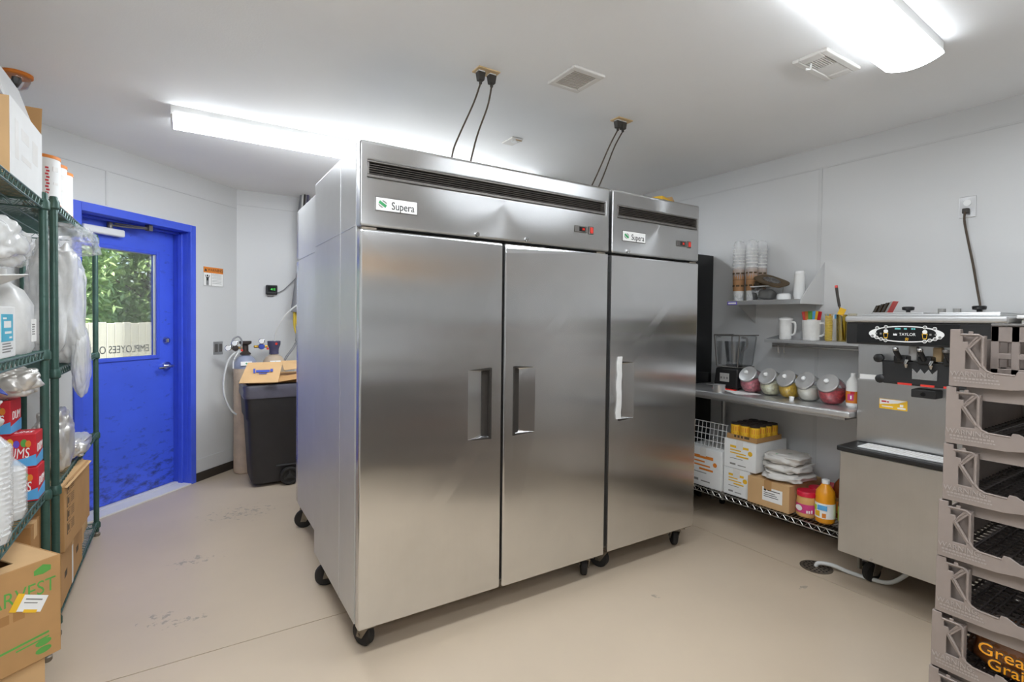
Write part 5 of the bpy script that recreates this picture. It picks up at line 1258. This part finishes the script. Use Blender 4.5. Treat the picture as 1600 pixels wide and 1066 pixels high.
# ---------------------------------------------------------------- soft-serve machine
def machine():
    y0, y1 = .72, 1.335; xb, xu, xh = 2.91, 3.085, 2.95; xe = 3.52
    t = thing('soft_serve_machine', 'stainless soft-serve machine with black control head next to the counter', 'machine', (3.2, 1.03, 0))
    base = MB().box(xb, xe, y0, y1, .20, .735).build('base_cabinet', 'steel_panel', t, None, bevel=.006)
    for y, z in ((y1-.16, .215), (y0+.02, .24)): MB().lathe([(.006, 0), (.005, .003), (0, .003)], 10, face((-1, 0), (xb, y, z))).build('screw', 'chrome', base)
    MB().box(xb-.018, xu+.02, y0-.01, y1+.008, .735, .762).build('ledge', 'black_plastic', t, None, bevel=.006)
    tr = MB().box(xb+.03, xu-.025, y0+.03, y1-.07, .762, .768).build('drip_tray', 'white_plastic', t, None, bevel=.002)
    b = MB()
    for i in range(30): b.box(xb+.034, xu-.03, y0+.04+i*.0165, y0+.047+i*.0165, .768, .7695)
    b.build('drip_ribs', 'vent_white', tr)
    MB().box(xu, xe, y0, y1, .762, 1.30).build('body', 'steel_panel', t, None, bevel=.005)
    MB().box(xh, xe, y0, y1, 1.296, 1.408).build('control_head', 'black_plastic', t, None, bevel=.006)
    MB().box(xh-.012, xe+.01, y0-.02, y1+.006, 1.408, 1.442).build('top_rim', 'steel_bright', t, None, bevel=.012, seg=3)
    MB().box(xh+.05, xe-.02, y0+.02, y1-.05, 1.442, 1.452).build('top_plate', 'steel_bright', t, None, bevel=.004)
    for yc in (1.17, .88):
        l_ = MB().box(xh+.16, xe-.05, yc-.115, yc+.115, 1.452, 1.462).build('hopper_lid', 'steel_bright', t, None, bevel=.006)
        MB().lathe([(.010, 0), (.010, .012), (.026, .016), (.028, .030), (.022, .034), (0, .034)], 18, T(xh+.30, yc, 1.461)).build('lid_knob', 'black_plastic', l_, None, True)
    for yc in (1.03, .97): MB().lathe([(.016, 0), (.016, .03), (0, .03)], 14, T(xh+.25, yc-.02, 1.451)).build('filler_cap', 'print_grey', t, None, True)
    # control panel artwork
    n_ = (-1, 0); fc = face(n_, (xh, 1.073, 1.353)); d = .0006
    p = plate('control_panel', .42, .095, .001, 'black_gloss', t, fc @ T(0, 0, 0))
    def ell(a, b_, w, m, nm, z=0.0012):
        k_ = 40; bb = MB(); v = []; f = []
        for zz in (0, .0006):
            for s_ in (0, 1):
                for i in range(k_):
                    an = 2*math.pi*i/k_; v.append(((a-s_*w*(1+2.2*abs(math.cos(an))**6))*math.cos(an), (b_-s_*w*.5)*math.sin(an), zz))
        for i in range(k_):
            j = (i+1) % k_; f += [(2*k_+i, 2*k_+j, 3*k_+j, 3*k_+i), (i, k_+i, k_+j, j), (i, j, 2*k_+j, 2*k_+i), (k_+i, 3*k_+i, 3*k_+j, k_+j)]
        bb.add(v, f).build(nm, m, p, fc @ T(0, 0, z-.0002))
    ell(.155, .040, .010, 'paper', 'oval_outline')
    for s in (-1, 1):
        for (x, z_) in ((.08, .034), (.118, .028), (.138, -.012), (.12, -.020), (.10, -.027), (.08, -.033)):
            MB().lathe([(.0085, 0), (.0085, .0012)], 16, fc @ T(s*x, z_, .001)).build('button', 'paper', p); MB().lathe([(.006, .0012), (.006, .0018)], 16, fc @ T(s*x, z_, .001)).build('button_mark', 'print_grey', p)
        q = fc @ T(s*.08, 0, .0012)
        MB().prism([(-.011, .004), (.011, .004), (.007, -.022), (-.007, -.022)], 0, .0006).build('cone_icon', 'yellow_print', p, q); MB().lathe([(.010, 0), (.010, .0005)], 14, q @ T(0, .012, 0)).build('swirl_icon', 'paper', p)
        MB().prism([(-.008, .001), (.008, .001), (.006, -.018), (-.006, -.018)], 0, .0009).build('cone_inner', 'black_gloss', p, q)
        for dx in (.102, .122): lines('mark', [(s*dx-.004, s*dx+.004, -.004, .004)], .0008, 'print_grey', p, fc @ T(0, 0, .001))
    text('brand_lettering', 'TAYLOR', .020, 'paper', p, fc @ T(.010, -.002, .0012), .0004, 'CENTER', .9)
    MB().prism([(-.008, -.006), (-.008, .006), (-.004, .0), (0, .006), (.004, .0), (.008, .006), (.008, -.006)], 0, .0006).build('crown_mark', 'paper', p, fc @ T(-.04, -.002, .0012))
    lines('digits', [(-.042, -.018, .022, .029), (-.004, .008, .022, .029), (.026, .034, .022, .029), (.036, .042, .022, .029)], .0005, 'cyan_digits', p, fc @ T(0, 0, .001))
    text('handwriting', '9i', .022, 'yellow_print', p, fc @ T(.006, -.026, .0012), .0003, 'CENTER', 1, .3)
    # dispensing door
    yd0, yd1 = .79, 1.205; xd = xu-.075
    dd = MB().hexa([(xd, yd0+.02, 1.10), (xu, yd0, 1.10), (xu, yd1, 1.10), (xd, yd1-.02, 1.10)], [(xd+.01, yd0+.01, 1.215), (xu, yd0, 1.215), (xu, yd1, 1.215), (xd+.01, yd1-.01, 1.215)]).build('dispensing_door', 'black_plastic', t, None, bevel=.006)
    fd = face(n_, (xd+.002, 1.0, 1.155))
    MB().prism([(-.05, -.022), (-.05, .03), (-.03, .008), (-.016, .03), (0, .008), (.016, .03), (.03, .008), (.05, .03), (.05, -.022)], 0, .004).build('crown_emblem', 'chrome', dd, fd @ T(-.01, 0, 0))
    lines('red_strip', [(-.12, -.06, -.055, -.045), (-.025, .03, -.055, -.045), (.065, .12, -.055, -.045)], .004, 'red_led', dd, fd)
    for q, y in enumerate((1.11, 1.01, .91)):
        sp = MB().box(xd-.01, xu, y-.028, y+.028, 1.208, 1.245).build('draw_valve', 'black_plastic', t, None, bevel=.006)
        MB().tube([(xd-.01, y, 1.23), (xd-.035, y+.004, 1.258), (xd-.045, y+.006, 1.272)], .012, 10).build('draw_handle', 'black_plastic', sp, None, True)
        MB().lathe([(0, -.012), (.012, -.006), (.014, 0), (.012, .008), (0, .012)], 14, T(xd-.045, y+.006, 1.276)).build('handle_ball', 'chrome' if q != 2 else 'louver_frame', sp, None, True)
        MB().tube([(xd-.012, y-.03, 1.225), (xd-.02, y-.03, 1.205), (xd-.012, y-.032, 1.19)], .009, 8).build('pivot_pin', 'chrome', sp, None, True)
        MB().box(xu-.03, xu, y-.05, y-.015, 1.22, 1.29).build('gasket_block', 'ivory' if q == 1 else 'vent_white', sp, None, bevel=.004)
    for y, z_ in ((yd1-.005, 1.12), (yd0+.005, 1.115), (yd1+.005, 1.225), (yd0, 1.22)):
        MB().lathe([(.010, 0), (.012, .012), (.022, .02), (.022, .042), (.014, .046), (0, .046)], 12, face(n_, (xu-.03, y, z_))).build('star_knob', 'black_plastic', dd, None, True)
    MB().box(xd-.01, xu, .96, 1.06, 1.045, 1.085).build('spout_block', 'black_plastic', t, None, bevel=.004)
    MB().lathe([(.010, 0), (.010, .003)], 12, face(n_, (xd-.011, 1.01, 1.064))).build('spout_eye', 'black_gloss', t)
    s1 = plate('info_plate', .10, .026, .004, 'paper', t, face(n_, (xu-.004, 1.27, 1.118)), .001)
    MB().box(xu-.015, xu, 1.15, y1, 1.098, 1.104).build('ledge_trim', 'steel_bright', t)
    s2 = plate('sticker', .125, .052, .0008, 'yellow_print', t, face(n_, (xu, 1.165, .985)))
    fs = face(n_, (xu-.0008, 1.165, .985))
    MB().prism([(-.06, .024), (.06, .024), (.02, .008), (-.06, -.004)], 0, .0004).build('sticker_white', 'paper', s2, fs)
    lines('red_mark', [(-.052, -.03, .008, .016), (-.028, -.018, .008, .014)], .0006, 'red_print', s2, fs)
    lines('sticker_lines', [(-.05, .0, -.016, -.011), (.02, .055, -.02, -.012), (.03, .045, -.008, .004)], .0006, 'paper', s2, fs)
    for x, y, a in ((xb+.27, y1-.075, 70), (xb+.25, y0+.1, 20), (xe-.08, y1-.1, 0), (xe-.08, y0+.1, 0)): caster(t, x, y, a, 1.0); MB().box(x-.06, x+.06, y-.06, y+.06, .127, .202).build('caster_mount', 'black_plastic', t)
    h = MB().tube(spline([(3.06, 1.515, .004), (3.065, 1.50, .026), (3.09, 1.44, .032), (3.12, 1.37, .016), (3.14, 1.28, .014), (3.16, 1.18, .03), (3.2, 1.1, .12), (3.22, 1.05, .19)], 8), .011, 10).build('drain_hose', 'hose_white', None, None, True)
    solo(h, 'white drain hose running from under the machine to the floor drain', 'hose')
machine()
def drain():
    c = (3.055, 1.51, 0); t = thing('floor_drain', 'round perforated metal floor drain in front of the machine', 'drain', c)
    MB().lathe([(.0, .0005), (.084, .0005), (.084, .003), (.078, .004), (0, .004)], 32, T(*c)).build('grate', 'caster_zinc', t, None, True)
    b = MB()
    for r_, n in ((.02, 6), (.042, 12), (.063, 18)):
        for i in range(n): a = 6.283*i/n; b.lathe([(.006, .0041), (.006, .0046)], 8, T(c[0]+r_*math.cos(a), c[1]+r_*math.sin(a), 0))
    b.build('holes', 'rubber', t)
drain()
def wall_outlet():
    c = (XR, 1.03, 2.04); m = face((-1, 0), c); t = thing('wall_outlet', 'steel wall outlet high on the right wall above the machine', 'outlet', c)
    plate('cover_plate', .072, .115, .006, 'steel_bright', t, m, .003)
    for y in (.022, -.022): MB().lathe([(.017, 0), (.017, .003), (0, .003)], 18, m @ T(0, y, .006)).build('socket', 'white_plastic', t, None, True)
    b = thing('power_cord', 'dark cord plugged into the high wall outlet and dropping to the machine', 'cord', (3.50, .95, 1.46))
    MB().box(-.014, .014, -.014, .014, 0, .03).build('plug', 'cord_black', b, m @ T(0, -.024, .009), bevel=.004)
    MB().tube(spline([(XR-.035, 1.03, 2.012), (XR-.05, 1.028, 1.96), (XR-.05, 1.01, 1.85), (XR-.055, .985, 1.72), (XR-.06, .965, 1.6), (XR-.075, .945, 1.5), (XR-.085, .935, 1.455)]), .0055, 8).build('cable', 'cord_brown', b, None, True)
wall_outlet()
def side_unit():
    t = thing('side_cabinet', 'pale steel cabinet standing beyond the machine at the right edge', 'cabinet', (3.25, .40, 0))
    MB().box(3.02, 3.55, .10, .68, .02, 1.43).build('cabinet', 'vent_white', t, None, bevel=.01)
    MB().box(3.00, 3.56, .09, .690, 1.43, 1.445).build('lid', 'white_plastic', t, None, bevel=.004)
    MB().box(3.012, 3.02, .62, .628, .1, 1.40).build('handle', 'brass', t)
    MB().box(3.05, 3.5, .12, .68, 0, .02).build('plinth', 'rubber', t)
side_unit()

# ---------------------------------------------------------------- bread trays on the right
def tray_parts():
    """tray with its K-cut side on x=0 facing -x; length along -y from 0, depth along +x, base at z=0"""
    L, Dp, h, w = .56, .66, .1485, .005
    half = [(0, 0), (0, h), (.021, h), (.021, h-.012), (.037, h-.012), (.037, h-.005), (.046, h-.005), (.046, h-.012), (.058, h-.012), (.066, h-.017), (.069, h-.028), (.069, .058), (.074, .047), (.086, .040), (.128, .038), (.131, .047), (.143, .047), (.162, .036)]
    holes = [[(.026, h-.018), (.052, h-.018), (.037, .108), (.036, h-.032), (.026, h-.032)], [(.0625, h-.024), (.0625, .062), (.041, .0985)], [(.032, .094), (.0595, .052), (.0595, .046), (.032, .046)]]
    loops = [half+[(L-a, b) for a, b in half[::-1]]+[(L-.12, 0), (L-.16, .006), (.16, .006), (.12, 0)]]+holes+[[(L-a, b) for a, b in q[::-1]] for q in holes]
    side = curve_plate(loops, w, 'side_wall')
    end = MB().prism([(0, 0), (0, h), (.07, h), (.08, h-.03), (Dp-.08, h-.03), (Dp-.07, h), (Dp, h), (Dp, 0)], 0, w, Matrix(((1, 0, 0, 0), (0, 0, 1, 0), (0, 1, 0, 0), (0, 0, 0, 1)))).mesh('end_wall')
    ridge = MB(); ridge.tube([(.0, .0625+.004, .052), (.0, .0665, h-.02), (.0, .058, h-.0135), (.0, .022, h-.0135)], .0026, 5)
    ridge.tube([(.0, .0575, h-.018), (.0, .036, .101), (.0, .064, .055)], .003, 5)
    ridge.tube([(.0, .0665, .054), (.0, .075, .0445), (.0, .087, .0395), (.0, .128, .038)], .0024, 5)
    pocket = MB(); pocket.box(.014, .018, .004, .068, .012, h-.016); pocket.box(0, .014, .066, .069, .012, h-.016)
    skirt = MB().box(0, .006, .03, L-.03, -.034, .012)
    grid = MB()
    for i in range(22): y = -.02-i*(L-.04)/21; grid.box(.006, Dp-.006, y-.002, y+.002, .004, .010)
    for i in range(22): x = .02+i*(Dp-.04)/21; grid.box(x-.002, x+.002, -L+.006, -.006, .003, .009)
    for i in range(10):
        y = -.03-i*.05; grid.prism([(.02+.0, y), (.024, y-.002), (.64, y-.03), (.636, y-.028)], .0045, .0085)
    return side, end, ridge.mesh('window_ribs'), pocket.mesh('corner_pocket'), skirt.mesh('nesting_skirt'), grid.mesh('floor_grid'), L, Dp, w
TB, TE, TR, TI, TS, TG, TL, TD, TW = tray_parts()
TP = .1516; TX, TY, TZ0 = 1.70, .517, 1.2405
TN = ('topmost bread tray with racks standing in it', 'bread tray second from the top of the stack', 'bread tray third from the top of the stack', 'bread tray fourth from the top of the stack', 'bread tray fifth from the top of the stack', 'bread tray holding the bagged loaf, sixth from the top', 'bread tray just below the bagged loaf', 'bread tray second from the bottom of the stack', 'bread tray at the bottom of the stack')
FY = Matrix.Diagonal((1, -1, 1, 1))
for k_ in range(9):
    z_ = TZ0-k_*TP; y_ = TY+.0042*k_+(.002 if k_ % 2 else 0); Mx = T(TX+(.002 if k_ % 3 else -.002), y_, z_)
    t = thing('bread_tray', 'taupe plastic '+TN[k_], 'tray', (TX+.33, y_-.28, z_), 0, 'stacked bread trays')
    for x in (TW/2, TD-TW/2):
        s_ = obj('side_wall', TB, 'tray_taupe', t, Mx @ face((-1, 0), (x, 0, 0)), .0010, 1)
        if x < .1: front = s_
    for y in (-TW, -TL): obj('end_wall', TE, 'tray_taupe', t, Mx @ T(TW, y, 0) @ Matrix.Diagonal(((TD-2*TW)/TD, 1, 1, 1)), .0010, 1)
    obj('window_ribs', TR, 'tray_taupe', front, Mx @ FY)
    for sx, x in ((1, TW), (-1, TD-TW)):
        for fl, y in ((-1, 0), (1, -TL)): obj('corner_pocket', TI, 'tray_taupe', t, Mx @ T(x, y, 0) @ Matrix.Diagonal((sx, fl, 1, 1)))
    stuff(obj('floor_grid', TG, 'tray_dark', t, Mx))
    if k_ < 8:
        for x in (.024, TD-.030): obj('nesting_skirt', TS, 'tray_taupe', t, Mx @ T(x, 0, 0) @ FY)
    if k_ < 7:
        fm = Mx @ face((-1, 0), (0, 0, 0))
        text('lettering', 'WARNING:', .0185, 'tray_letter', front, fm @ T(.047, .0325, 0), .0016, 'CENTER', .95)
        lines('fine_lettering', [(.010+i*.0075, .0155+i*.0075, .0195, .0235) for i in range(12)]+[(.012+i*.006, .0165+i*.006, .012, .0152) for i in range(15)], .0009, 'tray_letter', front, fm)
zb = TZ0-8*TP
solo(MB().box(TX+.02, TX+.64, TY-.51, TY+.01, 0, zb-.0005).build('tray_skid', 'black_plastic', None, None, bevel=.004), 'flat black skid under the stack of bread trays', 'skid')
def rack_inserts():
    for i in range(5):
        x = TX+.10+i*.075; t = thing('plastic_divider', 'ribbed grey-brown divider standing in the topmost tray, %s from the front' % ('first', 'second', 'third', 'fourth', 'fifth')[i], 'divider', (x, TY-.2, TZ0+.012), 0, 'dividers in the topmost tray')
        b = MB(); y1_, y0_ = TY-.055, TY-.32; z_ = TZ0+.0115; hh = .150-.004*i
        for a, c in ((0, .016), (.040, .056), (.080, .096), (.12, .136), (.16, .176), (.249, .265)): b.box(x, x+.010, y1_-c, y1_-a, z_, z_+hh)
        b.box(x, x+.008, y0_, y1_, z_, z_+.035); b.box(x, x+.008, y0_, y1_, z_+hh-.045, z_+hh-.004); b.box(x+.001, x+.007, y0_, y1_, z_+.06, z_+.075)
        b.build('divider_frame', 'tray_taupe', t, None, bevel=.0012, seg=1)
        MB().box(x-.004, x+.016, y0_, y1_, z_+hh-.004, z_+hh+.003).build('top_edge', 'louver_frame', t, None, bevel=.0015)
rack_inserts()
def loaf():
    k_ = 5; z_ = TZ0-k_*TP+.012; t = thing('bread_loaf', 'bagged brown bread loaf with yellow lettering in the lower tray', 'bread', (TX+.14, TY-.30, z_))
    o = crumple('bread', 'bread_crust', t, (TX+.14, TY-.215, z_), (.20, .36, .112), 70, .07, 2.2, 4, 3.6, None, False)
    crumple('bag', 'clear_plastic', t, (TX+.14, TY-.215, z_), (.206, .366, .116), 70, .09, 2.6, 4, 3.6, None, False)
    fm = face((-1, .0), (TX+.030, TY-.118, z_+.076))
    for dx, m, e in ((0, 'kraft_print', .0), (-.0035, 'orange_liquid', .0)):
        q = .0 if m == 'kraft_print' else .0025
        if q == 0:
            for ox, oz in ((.0018, 0), (-.0018, 0), (0, .0018), (0, -.0018)):
                text('lettering_outline', 'Great', .042, m, t, fm @ T(ox, oz, q), .0008, 'CENTER', 1.05); text('lettering_outline', 'Grains', .038, m, t, fm @ T(.02+ox, -.032+oz, q), .0008, 'CENTER', 1.05)
        else: text('lettering', 'Great', .042, m, t, fm @ T(0, 0, q), .0008, 'CENTER', 1.05); text('lettering', 'Grains', .038, m, t, fm @ T(.02, -.032, q), .0008, 'CENTER', 1.05)
loaf()

# ---------------------------------------------------------------- the aisle behind the camera, mirrored in the refrigerator doors
def back_counter():
    t = thing('prep_counter', 'dark base counter behind the camera, mirrored low in the refrigerator doors', 'counter', (1.0, -.85, 0))
    for i in range(4):
        x = -.6+i*.62
        u = MB().box(x, x+.61, -1.15, -.52, .08, .84).build('cupboard', 'vent_white', t, None, bevel=.003)
        d = MB().box(x+.01, x+.60, -.52, -.50, .10, .83).build('cupboard_door', 'louver_frame', u, None, bevel=.003)
    MB().box(-.62, 1.90, -1.18, -.47, .84, .88).build('worktop', 'steel_panel', t, None, bevel=.006)
    MB().box(-.56, 1.84, -1.1, -.58, 0, .08).build('plinth', 'black_plastic', t)
back_counter()
def stock_shelf():
    t = thing('stock_shelving', 'tall steel stock shelving on the wall behind the camera', 'shelving', (1.3, YF+.2, 0))
    for z_ in (.25, .95, 1.58, 1.95): MB().box(-.3, 3.0, YF+.02, YF+.42, z_-.03, z_).build('shelf_board', 'white_plastic', t, None, bevel=.004)
    for x in (-.3, .8, 1.9, 2.97):
        for y in (YF+.03, YF+.40): MB().box(x, x+.03, y-.01, y+.02, 0, 2.15).build('post', 'steel_bright', t)
    for i in range(7):
        x = -.2+i*.45; carton('stock_carton', 'brown stock carton on the shelving behind the camera, %s of seven' % ('first', 'second', 'third', 'fourth', 'fifth', 'sixth', 'seventh')[i], (.40, .3, .22+.03*(i % 3)), (x+.2, YF+.22, 1.951), 0, 'kraft_light', 'kraft', 'stock cartons behind the camera')
stock_shelf()
